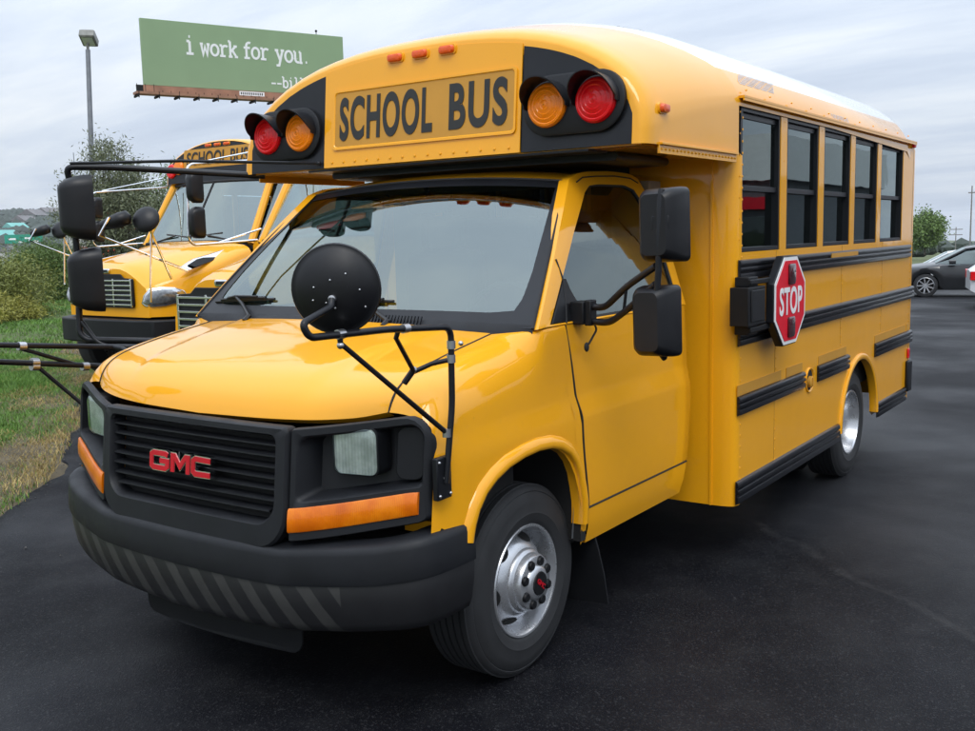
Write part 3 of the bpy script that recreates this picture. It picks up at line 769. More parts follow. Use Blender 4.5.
    rail(1.535, 3.27, .335, .452); rail(4.215, 5.05, .335, .440)
    # reflective ochre strips
    for x0, x1, z0, z1 in ((1.548, 2.18, .878, .930), (2.268, 2.54, .878, .930), (2.84, 3.42, .878, .930), (4.12, 5.02, .878, .930), (5.06, 5.14, .878, .930)):
        m = MB(); m.box(x0, x1, y0+s*.0005, y0+s*.003, z0, z1); m.build('reflective_strip', 'ochre', bus)
    m = MB(); m.box(3.0, 3.57, y0+s*.018, y0+s*.0235, 1.506, 1.532); m.build('reflective_strip', 'ochre', r1)
    return sp_
sideL = side_wall(-1); sideR = side_wall(1)
# fuel filler recess on the driver's side
m = MB(); m.lathe([(.074, .0), (.073, .008), (.068, .009), (.063, .004), (.061, .001)], (2.675, -W2, .81), (0,-1,0), 28); ff = m.build('fuel_filler', 'yellow', bus)
m = MB(); m.lathe([(.063, .001), (.001, .0015)], (2.675, -W2, .81), (0,-1,0), 28); m.build('filler_recess', 'dark_void', ff)
m = MB(); m.lathe([(.034, .001), (.034, .016), (.028, .020), (.001, .020)], (2.675, -W2, .80), (0,-1,0), 20); m.box(2.670, 2.680, -W2-.018, -W2-.026, .775, .825); m.build('filler_cap', 'ochre', ff)
# red side marker and black rear bumper corner
m = MB(); m.box(5.10, 5.15, -W2-.002, -W2-.014, .66, .735); m.build('side_reflector', 'red', bus, bevel=.004)
m = MB()
pl = [(5.06, -1.185), (5.16, -1.19), (5.30, -1.15), (5.36, -1.0), (5.36, 1.0), (5.30, 1.15), (5.16, 1.19), (5.06, 1.185), (5.06, 1.165), (5.22, 1.1), (5.22, -1.1), (5.06, -1.165)]
m.prism(pl, .40, .64, 'xy'); m.build('rear_bumper', 'plastic_dark', bus, bevel=.012)
# rear wall, inner floor, front bulkhead
m = MB()
m.loft([[(XE-.06, y, z) for y, z in rrect(-W2, W2, .36, 2.3, .03, 4, 6)], [(XE-.012, y, z) for y, z in rrect(-W2, W2, .36, 2.3, .05, 4, 6)], [(XE+.008, y, z) for y, z in rrect(-W2+.03, W2-.03, .38, 2.3, .05, 4, 6)]]); m.build('rear_wall', 'yellow', bus)
for s in (-1, 1):
    m = MB(); pl = [(XB+.075, s*(W2+.0)), (XB+.05, s*(W2+.001)), (XB+.022, s*(W2-.010)), (XB+.008, s*(W2-.03)), (XB, s*(W2-.065)), (XB-.004, s*(W2-.10)), (XB-.004, s*.90), (XB-.004, s*.60)]
    zb_ = .325
    m.grid([[(x, y, z) for x, y in pl] for z in (zb_, .6, .9, 1.2, 1.5, 1.8, 2.04)]); m.grid([[(x, y, zb_) for x, y in pl], [(x+.04, y*.98, zb_) for x, y in pl]])
    m.box(XB-.012, XB-.004, s*(W2-.115), s*(W2-.125), zb_, 2.04)
    fb = m.build('bulkhead', 'yellow', bus, smooth=45)
m = MB(); m.box(XB+.01, XB+.03, -1.12, 1.12, .4, .95); m.box(XB+.01, XB+.03, -1.12, -.55, .95, 2.25); m.box(XB+.01, XB+.03, .55, 1.12, .95, 2.25); m.box(XB+.01, XB+.03, -.55, .55, 1.98, 2.6); m.build('inner_bulkhead', 'interior', bus)
m = MB(); m.box(XB+.04, XE-.07, -1.11, 1.11, .78, .80); m.box(-.2, XB, -.86, .86, .60, .62); m.build('floor', 'rubber', bus)
m = MB(); m.grid([[(x, y*.985, z-.03) for y, z in arc_sec(1.13, 2.285, 2.78, 2.25)] for x in (XB+.05, XE-.1)], 0, True); m.build('headliner', 'interior_light', bus)
m = MB()
m.box(-.45, 5.05, -.45, .45, .33, .62); m.box(XB, 5.0, -1.08, 1.08, .60, .76); m.box(.75, 1.3, -.9, .9, .50, .60); m.box(AX-.75, AX-.60, -.9, .9, .5, .7)
m.build('chassis', 'dark_void', bus)
# bench seats
for k in range(5):
    for s in (-1, 1):
        x = 2.05+k*.66
        m = MB(); m.box(x-.40, x, s*.32, s*1.06, 1.08, 1.22); m.box(x-.02, x+.08, s*.32, s*1.06, 1.08, 1.80); m.build('bench_seat', 'seat', bus, bevel=.03, seg=3)

# ---- stop arm on the driver's side
sa = empty('stop_arm', (0,0,0)); sa.parent = bus
m = MB(); m.box(1.44, 1.665, -W2-.002, -1.255, 1.232, 1.415); m.box(1.47, 1.64, -1.255, -1.262, 1.25, 1.40); ab = m.build('arm_housing', 'plastic_dark', sa, bevel=.012, seg=3)
m = MB(); m.box(1.50, 1.62, -W2-.002, -1.235, 1.415, 1.462); m.box(1.50, 1.80, -1.225, -1.245, 1.425, 1.45); m.box(1.50, 1.62, -W2-.002, -1.235, 1.185, 1.232); m.box(1.50, 1.80, -1.225, -1.245, 1.195, 1.222); m.build_each('arm_bracket', 'plastic_dark', sa, bevel=.005)
OX, OZ, OH, OV = 1.975, 1.322, .235, .222
def octo(k, kz=None):
    kz = kz or k; c = .414
    return [(OX+OH*k*a, OZ+OV*kz*b) for a, b in ((-1, -c), (-c, -1), (c, -1), (1, -c), (1, c), (c, 1), (-c, 1), (-1, c))]
m = MB(); m.prism(octo(1.03), -1.232, -1.272); m.build('sign_back', 'black', sa, bevel=.004)
m = MB(); m.prism(octo(.995), -1.2725, -1.276); sw = m.build('sign_border', 'white', sa)
m = MB(); m.prism(octo(.915), -1.2765, -1.2785); sf = m.build('sign_face', 'sign_red', sa)
text_fit('lettering', 'STOP', 'white', sa, (OX, -1.2800, OZ), (1,0,0), (0,0,1), .345, .142, .0008, .022, 1.06)
for z in (OZ+.135, OZ-.135):
    m = MB(); m.loft([[(a, y, b) for a, b in rrect(OX-.048*k, OX+.048*k, z-.052*k, z+.052*k, .012, 3, 2)] for y, k in ((-1.2785, 1.), (-1.286, 1.), (-1.290, .85))]); m.build('flasher_lamp', 'dark_lens', sa)

# ---- wheels
def wheel_mesh(parent, side, front):
    # local: axle along y, outer face towards side; centre at origin
    s = side
    prof = [(.215, -.105), (.235, -.11), (.30, -.118), (.345, -.108), (.362, -.095)]
    tread = []
    for k in range(6):
        h0 = -.090+k*.031
        tread += [(.3715, h0), (.3715, h0+.021), (.363, h0+.0225), (.363, h0+.029)]
    prof += tread[:-2]
    prof += [(.366, .088), (.360, .097), (.350, .104), (.345, .106), (.342, .104), (.335, .110), (.30, .1195), (.268, .1195), (.262, .122), (.255, .1195), (.235, .116), (.222, .110), (.214, .100)]
    m = MB(); m.lathe(prof, (0,0,0), (0, s, 0), 72)
    if s: pass
    ty = m.build('tyre', 'tyre', parent, smooth=32)
    m = MB()
    rim = [(.214, .095), (.219, .108), (.216, .113), (.208, .112), (.203, .100), (.200, .070), (.190, .052)]
    if front: rim += [(.186, .042), (.180, .044), (.165, .060), (.150, .080), (.138, .092), (.130, .096), (.126, .098), (.124, .108), (.120, .114), (.114, .117), (.111, .120), (.109, .140), (.103, .149), (.096, .152), (.0, .153)]
    else: rim += [(.188, .0), (.180, -.05), (.165, -.075), (.150, -.080), (.128, -.060), (.112, -.055), (.10, -.05), (.085, -.03), (.08, .03), (.06, .04), (.0, .04)]
    m.lathe(rim, (0,0,0), (0, s, 0), 64); rm = m.build('rim', 'silver', parent, smooth=32)
    if front:
        m = MB()
        for k in range(6):                       # dark ovals on the disc painted for the shade in its hand holes
            a = 2*math.pi*(k+.5)/6; c, sn = math.cos(a), math.sin(a)
            loop = []; top = []
            for q in range(16):
                b = 2*math.pi*q/16; rr = .164 + .017*math.cos(b); tt = .040*math.sin(b)*(1+.12*math.cos(b))
                h = itp(rr, [.138, .150, .165, .180], [.092, .080, .060, .044]) + .0035
                loop.append((c*rr - sn*tt, s*h, sn*rr + c*tt))
            m.add(loop, [tuple(range(16))])
        m.build('hand_hole_shade', 'dark_void', parent, smooth=0)
        for k in range(8):
            a = 2*math.pi*k/8; c, sn = math.cos(a), math.sin(a)
            m = MB(); m.lathe([(.0195, .125), (.0195, .156), (.016, .163), (.0, .164)], (c*.083, 0, sn*.083), (0, s, 0), 10); m.build('lug_nut', 'plastic_dark', parent)
        m = MB(); m.lathe([(.070, .150), (.066, .160), (.056, .166), (.044, .169)], (0,0,0), (0, s, 0), 32); m.build('hub_ring', 'silver', parent)
        m = MB(); m.lathe([(.046, .168), (.044, .173), (.0, .175)], (0,0,0), (0, s, 0), 32); hc = m.build('hub_cap', 'plastic_dark', parent)
        text_fit('lettering', 'GMC', 'badge_red', parent, (0, s*.1765, 0), (-s*.94, 0, .34) if s > 0 else (.94, 0, -.34), (.34, 0, .94), .062, .020, .0006, .03)
    else:
        for k in range(8):
            a = 2*math.pi*k/8; c, sn = math.cos(a), math.sin(a)
            m = MB(); m.lathe([(.014, -.06), (.014, -.03), (.0, -.028)], (c*.115, 0, sn*.115), (0, s, 0), 8); m.build('lug_nut', 'steel', parent)
for s in (-1, 1):
    w = empty('front_wheel', (0, s*.815, .372)); w.parent = bus; wheel_mesh(w, s, True); w.rotation_euler.y = R(20)
    w = empty('rear_wheel', (AX+.01, s*.99, .372)); w.parent = bus; wheel_mesh(w, s, False)
    w = empty('inner_rear_wheel', (AX+.01, s*.70, .372)); w.parent = bus
    m = MB(); m.lathe([(.2, -.11), (.30, -.12), (.36, -.09), (.372, -.05), (.372, .05), (.36, .09), (.30, .12), (.2, .11)], (0,0,0), (0,s,0), 40); m.build('tyre', 'tyre', w)
m = MB(); m.tube([(0,-.72,.372), (0,.72,.372)], .06); m.tube([(AX,-.9,.372), (AX,.9,.372)], .08); m.build_each('axle', 'dark_void', bus)
# ------------------------------------------------------------------ the cab (cutaway van front)
HX = [0, .02, .06, .12, .2, .35, .55, .8, 1]; HF = [0, .14, .30, .43, .53, .65, .77, .90, 1.]
YS = .80
def hood_front(y):
    a = abs(y); return sitp(a, [0, .3, .5, .65, .75, .80], [-.760, -.752, -.728, -.695, -.655, -.622]), sitp(a, [0, .5, .7, .80], [1.072, 1.083, 1.098, 1.117])
def hood_rear(y):
    a = abs(y)/YS; return -.075+.06*a*a, 1.345-.023*a*a
def hood_pt(y, t, dz=0.):
    x0, z0 = hood_front(y); x1, z1 = hood_rear(y)
    f = sitp(t, HX, HF); z = z0+(z1-z0)*f
    k = max(0., min(1., (.50+.10*t-abs(y))/.05)); z += .013*(k*k*(3-2*k))*min(1, t*5)*max(0., 1-t*.25)
    return (lerp(x0, x1, t) + .012*math.exp(-t*40)*0, y, z+dz)
HT = [0, .01, .02, .04, .06, .09, .12, .16, .2, .26, .32, .4, .5, .6, .7, .8, .9, 1]
m = MB(); ys_ = [YS*math.copysign(abs(k/24), k) for k in range(-24, 25)]
P = [[hood_pt(y, t) for y in ys_] for t in HT]
P.insert(0, [(p[0]+.035, p[1]*.995, p[2]-.018) for p in P[0]])
m.grid(P); hood = m.build('hood', 'yellow', bus, smooth=50)
def tube_line(name, pts, r, mat, parent): m = MB(); m.tube(pts, r, 6); return m.build(name, mat, parent)
for s in (-1, 1):
    tube_line('shut_line', [Vector(hood_pt(s*YS, t))+Vector((0, s*.002, -.001)) for t in HT], .0045, 'rubber', hood)
# ---- fender sheet
def seam_s(z): return itp(z, [.45, .594, .838, .977, 1.05, 1.24, 1.323, 1.4], [.362, .362, .322, .312, .286, .250, .233, .22])
ARCH = [(-.458, .66), (-.450, .69), (-.440, .72), (-.415, .765), (-.37, .812), (-.31, .846), (-.23, .874), (-.13, .891), (-.03, .897), (.06, .890), (.13, .872), (.19, .842), (.235, .800), (.268, .745), (.288, .68), (.302, .62), (.309, .57), (.312, .525)]
def side_y(z): return itp(z, [.3, .42, .50, .62, .95, .965, 1.045, 1.06, 1.20, 1.335], [.945, .970, .988, .998, 1.000, .999, .987, .986, .984, .976])
def top_at(x):   # where the fender sheet ends at the top: hood seam, then the belt
    if x <= -.02:
        x0, _ = hood_front(YS); x1, _ = hood_rear(YS); t = max(0, min(1, (x-x0)/(x1-x0))); p = hood_pt(YS, t); return YS, p[2]
    return itp(x, [-.02, .005, .03, .08, .14, .4], [YS, .885, .950, .968, .972, .976]), itp(x, [-.02, .03, .14, .4], [1.321, 1.333, 1.336, 1.338])
def fender_pt(x, t, zb):
    ys0, zs0 = top_at(x)
    zl = min(1.06, zs0-.02)
    if t <= .6: z = lerp(zb, zl, t/.6); y = side_y(z)
    else:
        a = (t-.6)/.4*math.pi/2; n = itp(x, [-.64, -.1, .1], [2.0, 2.6, 3.5]); yl = side_y(zl)
        y = ys0 + (yl-ys0)*math.cos(a)**(2/n); z = zl + (zs0-zl)*math.sin(a)**(2/n)
    return x, y, z
xs = []
for a, b in zip(ARCH, ARCH[1:]): xs += [(a[0], a[1])] + [(lerp(a[0], b[0], .5), lerp(a[1], b[1], .5))]
xs.append(ARCH[-1])
FX0 = -.625
fcols = [(FX0, .70), (-.61, .70), (-.585, .74), (-.55, .72), (-.51, .70), (-.475, .68), (-.4585, .66)] + xs[1:] + [(.3125, .50), (.335, .43), (.358, .455)]
TT = [0, .02, .05, .09, .14, .2, .27, .34, .41, .48, .54, .6] + [.6+.4*k/12 for k in range(1, 13)]
m_f = {}
for s in (-1, 1):
    m = MB(); P = []
    for x, zb in fcols:
        row = []
        for t in TT:
            px_, y, z = fender_pt(x, t, zb)
            k = max(0., min(1., (x-.05)/.26)); px_ += k*(seam_s(z)-.362)*(1 if x > .3 else .8) - .004*k
            if x < -.5: px_ += ((-.613+.11*(z-.9)) + .625)*(-.5-x)/.125*(1 if t < .68 else (1-t)/.32)
            if x < -.47: y -= .027*(min(1., (-.47-x)/.155))**1.4*(1 if t < .75 else (1-t)/.25)
            row.append((px_, s*y, z))
        P.append(row)
    m.grid(P, 0, s < 0)
    # inner liner so nothing shows through the shut line
    m_f[s] = m.build('fender', 'yellow', bus, smooth=50)
    # flared lip round the wheel opening
    m = MB(); P = []
    AP = [Vector((x, 0, z)) for x, z in xs]
    for i, p in enumerate(AP):
        t = (AP[min(i+1, len(AP)-1)] - AP[max(i-1, 0)]).normalized(); nrm = Vector((-t.z, 0, t.x))
        row = []
        for d, o in ((-.004, -.045), (-.004, -.02), (-.004, .010), (.000, .017), (.010, .020), (.026, .018), (.038, .010), (.046, .001), (.048, -.006)):
            q = p + nrm*d; row.append((q.x, s*(side_y(q.z)+o), q.z))
        P.append(row)
    m.grid(P); m.build('wheel_arch_lip', 'yellow', m_f[s], smooth=50)
    m = MB(); m.box(.314, .352, s*.985, s*.55, .45, .92); m.build('splash_panel', 'dark_void', bus)
    # dark wheel house
    m = MB(); m.grid([[(x, s*y, z) for y in (.965, .55)] for x, z in ARCH]); m.box(-.47, .36, s*.56, s*.54, .40, 1.0); m.build('wheel_house', 'dark_void', bus)
    # ---- door, rocker, rear edge
    def door_r(z): return itp(z, [.45, .584, .75, .882, 1.025, 1.34], [1.30, 1.319, 1.348, 1.359, 1.345, 1.335])
    zs_ = [.588, .60, .65, .72, .80, .88, .94, .952, .965, .985, 1.005, 1.03, 1.045, 1.06, 1.075, 1.12, 1.18, 1.25, 1.30, 1.325, 1.337]
    m = MB(); P = []
    for k in range(15):
        u = k/14; P.append([(lerp(seam_s(z)+.005, door_r(z), u), s*(side_y(z)+.001), z) for z in zs_])
    P.append([(door_r(z)+.012, s*(side_y(z)-.012), z) for z in zs_]); P.append([(door_r(z)+.014, s*(side_y(z)-.06), z) for z in zs_])
    m.grid(P, 0, s < 0); door = m.build('cab_door', 'yellow', bus, smooth=50)
    tube_line('shut_line', [(seam_s(z)+.001, s*(side_y(z)-.0005), z) for z in zs_], .0042, 'rubber', door)
    tube_line('shut_line', [(x, s*(side_y(.583)+.001), .583) for x in np.linspace(.36, 1.32, 12)], .0042, 'rubber', door)
    m = MB(); P = []
    for k in range(11):
        u = k/10; x = lerp(.362, 1.318, u)
        P.append([(x-(.58-z)*.25*u, s*(side_y(z)+.003), z) for z in (.432, .440, .46, .50, .54, .57, .579)])
    P.append([(p[0]+.004, p[1]-s*.06, p[2]) for p in P[-1]])
    m.grid(P, 0, s < 0); m.grid([[r[0] for r in P], [(r[0][0], r[0][1]-s*.12, r[0][2]+.01) for r in P]]); m.build('rocker_panel', 'yellow', bus, smooth=50)
    # dark backing inside
    m = MB(); m.grid([[(x, s*(side_y(z)-.03), z) for z in (.46, .7, .95, 1.2, 1.32)] for x in (.30, 1.34)]); m.build('door_liner', 'interior', bus)
    # mud flap
    m = MB(); fl = [(-.70, .62), (-.86, .62), (-.90, .60), (-.93, .55), (-.955, .48), (-.985, .38), (-1.01, .28), (-1.03, .15), (-.70, .13)]
    m.prism([(s*-1*a, b) for a, b in fl], .455, .463, 'yz'); mf = m.build('mud_flap', 'plastic_dark', bus)
    m = MB()
    for y, z in ((.885, .53), (.89, .462), (.86, .40)): m.lathe([(.012, 0), (.011, .006), (0, .008)], (.455, s*y, z), (-1,0,0), 10)
    m.build_each('bolt', 'steel', mf)
# ---- greenhouse
TL = .36
def gy(z): return .978 - TL*(z-1.335) + .012*math.sin(max(0, min(1, (z-1.335)/.62))*math.pi)
EB, ET = Vector((.030, .955, 1.338)), Vector((.640, .748, 1.908))
def ws_edge(v):
    p = EB.lerp(ET, v); p.x -= .018*math.sin(v*math.pi); p.y += .010*math.sin(v*math.pi); return p
def ws_pt(u, v, off=0.):
    e = ws_edge(v); c = Vector((lerp(-.040, .600, v) - .015*math.sin(v*math.pi), 0, lerp(1.352, 1.946, v)))
    k = abs(u)**2.1
    p = Vector((lerp(c.x, e.x, k), u*e.y, lerp(c.z, e.z, k)))
    return p + Vector((-.68, 0, .73))*off
US = [-1+2*k/30 for k in range(31)]; VS = [k/16 for k in range(17)]
m = MB(); m.grid([[ws_pt(u, v) for u in US] for v in VS]); ws = m.build('windscreen', 'glass_ws', bus, smooth=70)
m = MB()
def ub(v, w): return w/ws_edge(v).y
def frit_side(s): return [[ws_pt(s*(1-k*itp(v, [0, .04, .10, .18, .35, 1], [.26, .155, .10, .075, .062, .055])), v, .0025) for k in (0, .25, .5, .75, 1)] for v in [k/30 for k in range(31)]]
m.grid(frit_side(1)); m.grid(frit_side(-1))
m.grid([[ws_pt(u*.995, v*itp(abs(u), [0, .8, 1], [.075, .085, .12]), .003) for v in (0, .5, 1)] for u in US])
m.grid([[ws_pt(u*.995, 1 - v*.055, .003) for v in (0, .5, 1)] for u in US])
m.build('frit_band', 'black', ws, smooth=70)
m = MB(); m.tube([ws_pt(-1, v, .002) for v in VS] + [ws_pt(u, 1, .002) for u in US] + [ws_pt(1, v, .002) for v in VS[::-1]], .007, 6); m.build('rubber_seal', 'rubber', ws)
# cowl between hood and glass
m = MB(); P = []
for k in range(41):
    y = -.955+1.91*k/40; yy = max(-YS, min(YS, y)); hr = hood_rear(yy)
    a = Vector((hr[0]+.004, yy, hr[1]-.004)) if abs(y) <= YS else Vector((itp(abs(y), [YS, .955], [hr[0], .030]), y, itp(abs(y), [YS, .955], [hr[1]-.003, 1.333])))
    b = ws_pt(y/.955, .02, .006)
    P.append([a+Vector((-.01, 0, -.03)), a, a.lerp(b, .5)+Vector((0, 0, .004)), b])
m.grid(P); cw = m.build('cowl', 'plastic', bus, smooth=60)
m = MB()
for k in range(26):
    y = -.47+k*.016; hr = hood_rear(y); b = ws_pt(y/.955, .03, .010); a = Vector((hr[0]+.012, y, hr[1]+.006))
    m.bar(a, (b.x-.01, y, b.z+.004), .006, .006)
m.build('vent_slats', 'black', cw)
# wipers
for y0, y1, yb in ((.58, .10, .42), (-.30, -.78, -.10)):
    pass
def wiper(pv, tip0, tip1, mid):
    a = ws_pt(pv[0], pv[1], .03); q = ws_pt(mid[0], mid[1], .03)
    m = MB(); m.tube([a+Vector((-.03,0,-.02)), a, a.lerp(q, .5)+Vector((0,0,.012)), q], [.012, .011, .008, .006], 6); w = m.build('wiper', 'wiper', bus)
    b = [ws_pt(lerp(tip0[0], tip1[0], k/8), lerp(tip0[1], tip1[1], k/8), .008) for k in range(9)]
    m = MB(); m.tube(b, .006, 6); m.tube([p+Vector((-.006,0,.008)) for p in b[1:-1]], .007, 6); m.tube([b[2]+Vector((-.01,0,.014)), q+Vector((0,0,.004)), b[-3]+Vector((-.01,0,.014))], .006, 6); m.build('wiper_blade', 'wiper', w)
wiper((.52, -.02), (.93, .105), (.46, .125), (.74, .115))
wiper((-.34, -.02), (.12, .120), (-.30, .125), (-.06, .12))
# side frames, quarter panels, glass
def seg_pts(pts, n):
    d = [0]; P = [Vector(p) for p in pts]
    for a, b in zip(P, P[1:]): d.append(d[-1]+(b-a).length)
    return [tuple(itp(d[-1]*k/n, d, [p[i] for p in P]) for i in range(2)) for k in range(n)]
OUT = [[(.032, 1.338), (.19, 1.50), (.385, 1.695), (.622, 1.915)], [(.622, 1.915), (.70, 1.943), (.80, 1.956), (1.02, 1.966), (1.22, 1.962), (1.285, 1.940)], [(1.285, 1.940), (1.325, 1.85), (1.350, 1.6), (1.352, 1.338)], [(1.352, 1.338), (.032, 1.338)]]
INN = [[(.120, 1.348), (.30, 1.515), (.51, 1.70), (.715, 1.862)], [(.715, 1.862), (.775, 1.893), (.86, 1.902), (1.12, 1.905), (1.20, 1.885)], [(1.20, 1.885), (1.245, 1.82), (1.275, 1.6), (1.28, 1.348)], [(1.28, 1.348), (.120, 1.348)]]
NS = [14, 14, 10, 14]
oo = sum([seg_pts(a, n) for a, n in zip(OUT, NS)], []); ii = sum([seg_pts(a, n) for a, n in zip(INN, NS)], [])
for s in (-1, 1):
    def g3(x, z, off=0.):
        return (x, s*(gy(z)+off), z)
    m = MB()
    mid = [(lerp(a[0], b[0], .5), lerp(a[1], b[1], .5)) for a, b in zip(oo, ii)]
    first = []
    for k, (x, z) in enumerate(oo):
        first.append(g3(x, z))
    r0 = [(p[0]+ (.012 if p[0] > 1.0 else 0), p[1]-s*.05, p[2]-.004) for p in first]
    m.grid([r0, first, [g3(x, z, .004) for x, z in mid], [g3(x, z, .001) for x, z in ii], [g3(x, z, -.030) for x, z in ii]], 0, s > 0, True)
    df = m.build('door_frame', 'yellow', bus, smooth=40)
    m = MB(); m.tube([g3(x, z, -.012) for x, z in ii + ii[:1]], .010, 6); m.build('window_seal', 'rubber', df)
    m = MB(); m.add([g3(x, z, -.014) for x, z in ii], [tuple(range(len(ii)))]); m.build('side_glass', 'glass_side', df, smooth=0)
    # black quarter panel that carries the mirror
    m = MB(); q = [(.135, 1.350), (.300, 1.506), (.325, 1.512), (.335, 1.47), (.400, 1.350)]
    m.loft([[g3(x, z, o) for x, z in q] for o in (-.012, .004)]); m.build('quarter_panel', 'plastic_dark', df, bevel=.003)
    pz = [1.645, 1.59, 1.54, 1.509, 1.46, 1.40, 1.345]
    tube_line('shut_line', [g3(itp(z, [1.345, 1.40, 1.509, 1.59, 1.645], [.236, .262, .300, .292, .318]), z, .003) for z in pz[1:]], .004, 'rubber', df)
    # door seam along the roof
    tube_line('shut_line', [g3(x, z, .0035) for x, z in ((.67, 1.905), (.74, 1.928), (.86, 1.937), (1.05, 1.944), (1.20, 1.938), (1.26, 1.918))], .0035, 'rubber', df)
# cab roof with its yellow brow
m = MB(); P = []
for f in (0, .008, .02, .04, .07, .12, .2, .3, .5, .75, 1):
    row = []
    for u in US:
        a = ws_pt(u, 1.0, .001); e = Vector((1.45, u*.765, 2.0-.045*abs(u)**3))
        a = a + Vector((0, 0, .002)); rise = .02*math.sin(min(1, f*3)*math.pi/2)
        kk = min(1, f*4); p = a.lerp(e, f); p.z = lerp(a.z + .040*(1-abs(u)**6*.4)*math.sin(kk*math.pi/2), max(e.z, a.z+.03), max(0, f-.25)/.75)
        row.append(p)
    P.append(row)
m.grid(P); m.build('cab_roof', 'yellow', bus, smooth=60)
# interior
m = MB(); P = []
for k in range(21):
    y = -.90+1.8*k/20; b = ws_pt(y/.95, .02)
    P.append([(b.x+.03, y, 1.315), (b.x+.25, y, 1.335), (.42, y, 1.33), (.50, y, 1.27), (.50, y, .95)])
m.grid(P); m.build('dashboard', 'interior', bus, smooth=50)
m = MB(); P = []
for k in range(32):
    a = 2*math.pi*k/32; P.append(Vector((.62, -.40, 1.30)) + Vector((-.30*.9, 0, .95)).normalized()*0 + Vector((0,1,0))*.19*math.cos(a) + Vector((.42, 0, .90)).normalized()*.19*math.sin(a))
m.tube(P + P[:1], .014, 8, 0, False); m.tube([(.62,-.40,1.30), (.45,-.40,1.15)], .03); m.bar(P[0], P[16], .03, .02); m.build('steering_wheel', 'plastic_dark', bus)
for y in (-.42, .42):
    m = MB(); m.box(.85, 1.30, y-.24, y+.24, .95, 1.10); m.loft([[(x, y+a, z) for a, z in rrect(-.24, .24, 1.05, 1.62, .08, 4, 2)] for x in (1.24, 1.36)]); m.box(1.26, 1.34, y-.12, y+.12, 1.62, 1.80); m.build('driver_seat', 'seat', bus, bevel=.03, seg=3)
m = MB(); m.box(.82, 1.45, -.74, .74, 1.925, 1.93); 
for s in (-1, 1): m.box(1.32, 1.45, s*.60, s*.80, 1.0, 1.93)
m.build('cab_lining', 'seat_tan', bus)
m = MB(); m.loft([[(x, y, z) for y, z in rrect(-.12, .12, 1.80, 1.875, .03, 4, 2)] for x in (.63, .66)]); m.tube([(.645, 0, 1.87), (.60, 0, 1.95)], .01); m.build('inside_mirror', 'plastic_dark', bus)
m = MB(); m.box(-.40, .02, -.86, .86, .62, 1.20); m.box(-.02, .03, -.50, .50, .60, 1.0); m.box(-.02, .03, -.90, .90, .98, 1.29); m.box(-.60, -.40, -.55, .55, .45, 1.02); m.build('engine_bay', 'dark_void', bus)

# ---- grille, headlamp bezels, bumper
def xf(y, z):
    a = abs(y)
    return sitp(a, [0, .25, .47, .52, .62, .72, .82, .90, .95, .98, 1.0], [-.822, -.820, -.812, -.803, -.768, -.728, -.686, -.655, -.632, -.612, -.590]) + .11*(z-.90)
def fpt(y, z, off=0.): return (xf(y, z)+off, y, z)
def ring(loops, flip=False, closed=True): m = MB(); m.grid(loops, 0, flip, closed); return m
# grille surround
def gr(y0, z0, z1, r, rb): return rrect(-y0, y0, z0, z1, [rb, rb, r, r], 6, 10)
gl0, gl1, gl2 = gr(.508, .648, 1.068, .02, .12), gr(.500, .656, 1.062, .02, .115), gr(.462, .728, 1.042, .03, .085)
gl3 = gr(.455, .736, 1.035, .028, .08)
m = ring([[fpt(y, z, .03) for y, z in gl0], [fpt(y, z, -.006) for y, z in gl0], [fpt(y, z, -.014) for y, z in gl1], [fpt(y, z, -.014) for y, z in gl2], [fpt(y, z, -.004) for y, z in gl3], [fpt(y, z, .05) for y, z in gl3]])
grl = m.build('grille', 'plastic', bus, smooth=40)
m = MB(); ny = 24
m.grid([[fpt(lerp(-.457, .457, k/ny), z, .055) for k in range(ny+1)] for z in (.73, .87, 1.037)]); m.build('grille_backing', 'dark_void', grl)
m = MB(); NSL = 7
for j in range(NSL):
    z = .778 + j*.0375
    w = .454 if j > 1 else (.425, .446)[j]
    P = []
    for k in range(ny+1):
        y = lerp(-w, w, k/ny); P.append([fpt(y, z+dz, o) for o, dz in ((.045, .004), (.012, .003), (.002, .001), (.002, -.004), (.012, -.006), (.045, -.005))])
    m.grid(P)
m.build('grille_slats', 'plastic', grl, smooth=40)
# GMC badge: chrome-edged red letters
def stroke(m, pts, w, z0, z1, fr):
    # mitred band along a polyline, extruded between z0 and z1
    P = [Vector((a, b, 0)) for a, b in pts]; L = []; Rr = []
    for i, p in enumerate(P):
        d1 = (p-P[i-1]).normalized() if i else None; d2 = (P[i+1]-p).normalized() if i < len(P)-1 else None
        if d1 is None: d1 = d2
        if d2 is None: d2 = d1
        n1 = Vector((-d1.y, d1.x, 0)); n2 = Vector((-d2.y, d2.x, 0)); n = (n1+n2); n = n.normalized() if n.length > 1e-6 else n1
        k = w/2/max(.35, n.dot(n1)); L.append(p+n*k); Rr.append(p-n*k)
    loops = [[fr(L[i].x, L[i].y, z0), fr(L[i].x, L[i].y, z1), fr(Rr[i].x, Rr[i].y, z1), fr(Rr[i].x, Rr[i].y, z0)] for i in range(len(P))]
    m.loft(loops)
GLY = {'G': [[(.92, .80), (.80, .88), (.20, .88), (.10, .78), (.10, .22), (.20, .12), (.80, .12), (.90, .22), (.90, .50), (.52, .50)]],
       'M': [[(.10, .02), (.10, .86), (.22, .86), (.50, .36), (.78, .86), (.90, .86), (.90, .02)]],
       'C': [[(.98, .86), (.22, .88), (.10, .76), (.10, .24), (.22, .12), (.98, .14)]]}
def badge_fr(y, z, h): return (xf(y, z)-.018-h, y, z)
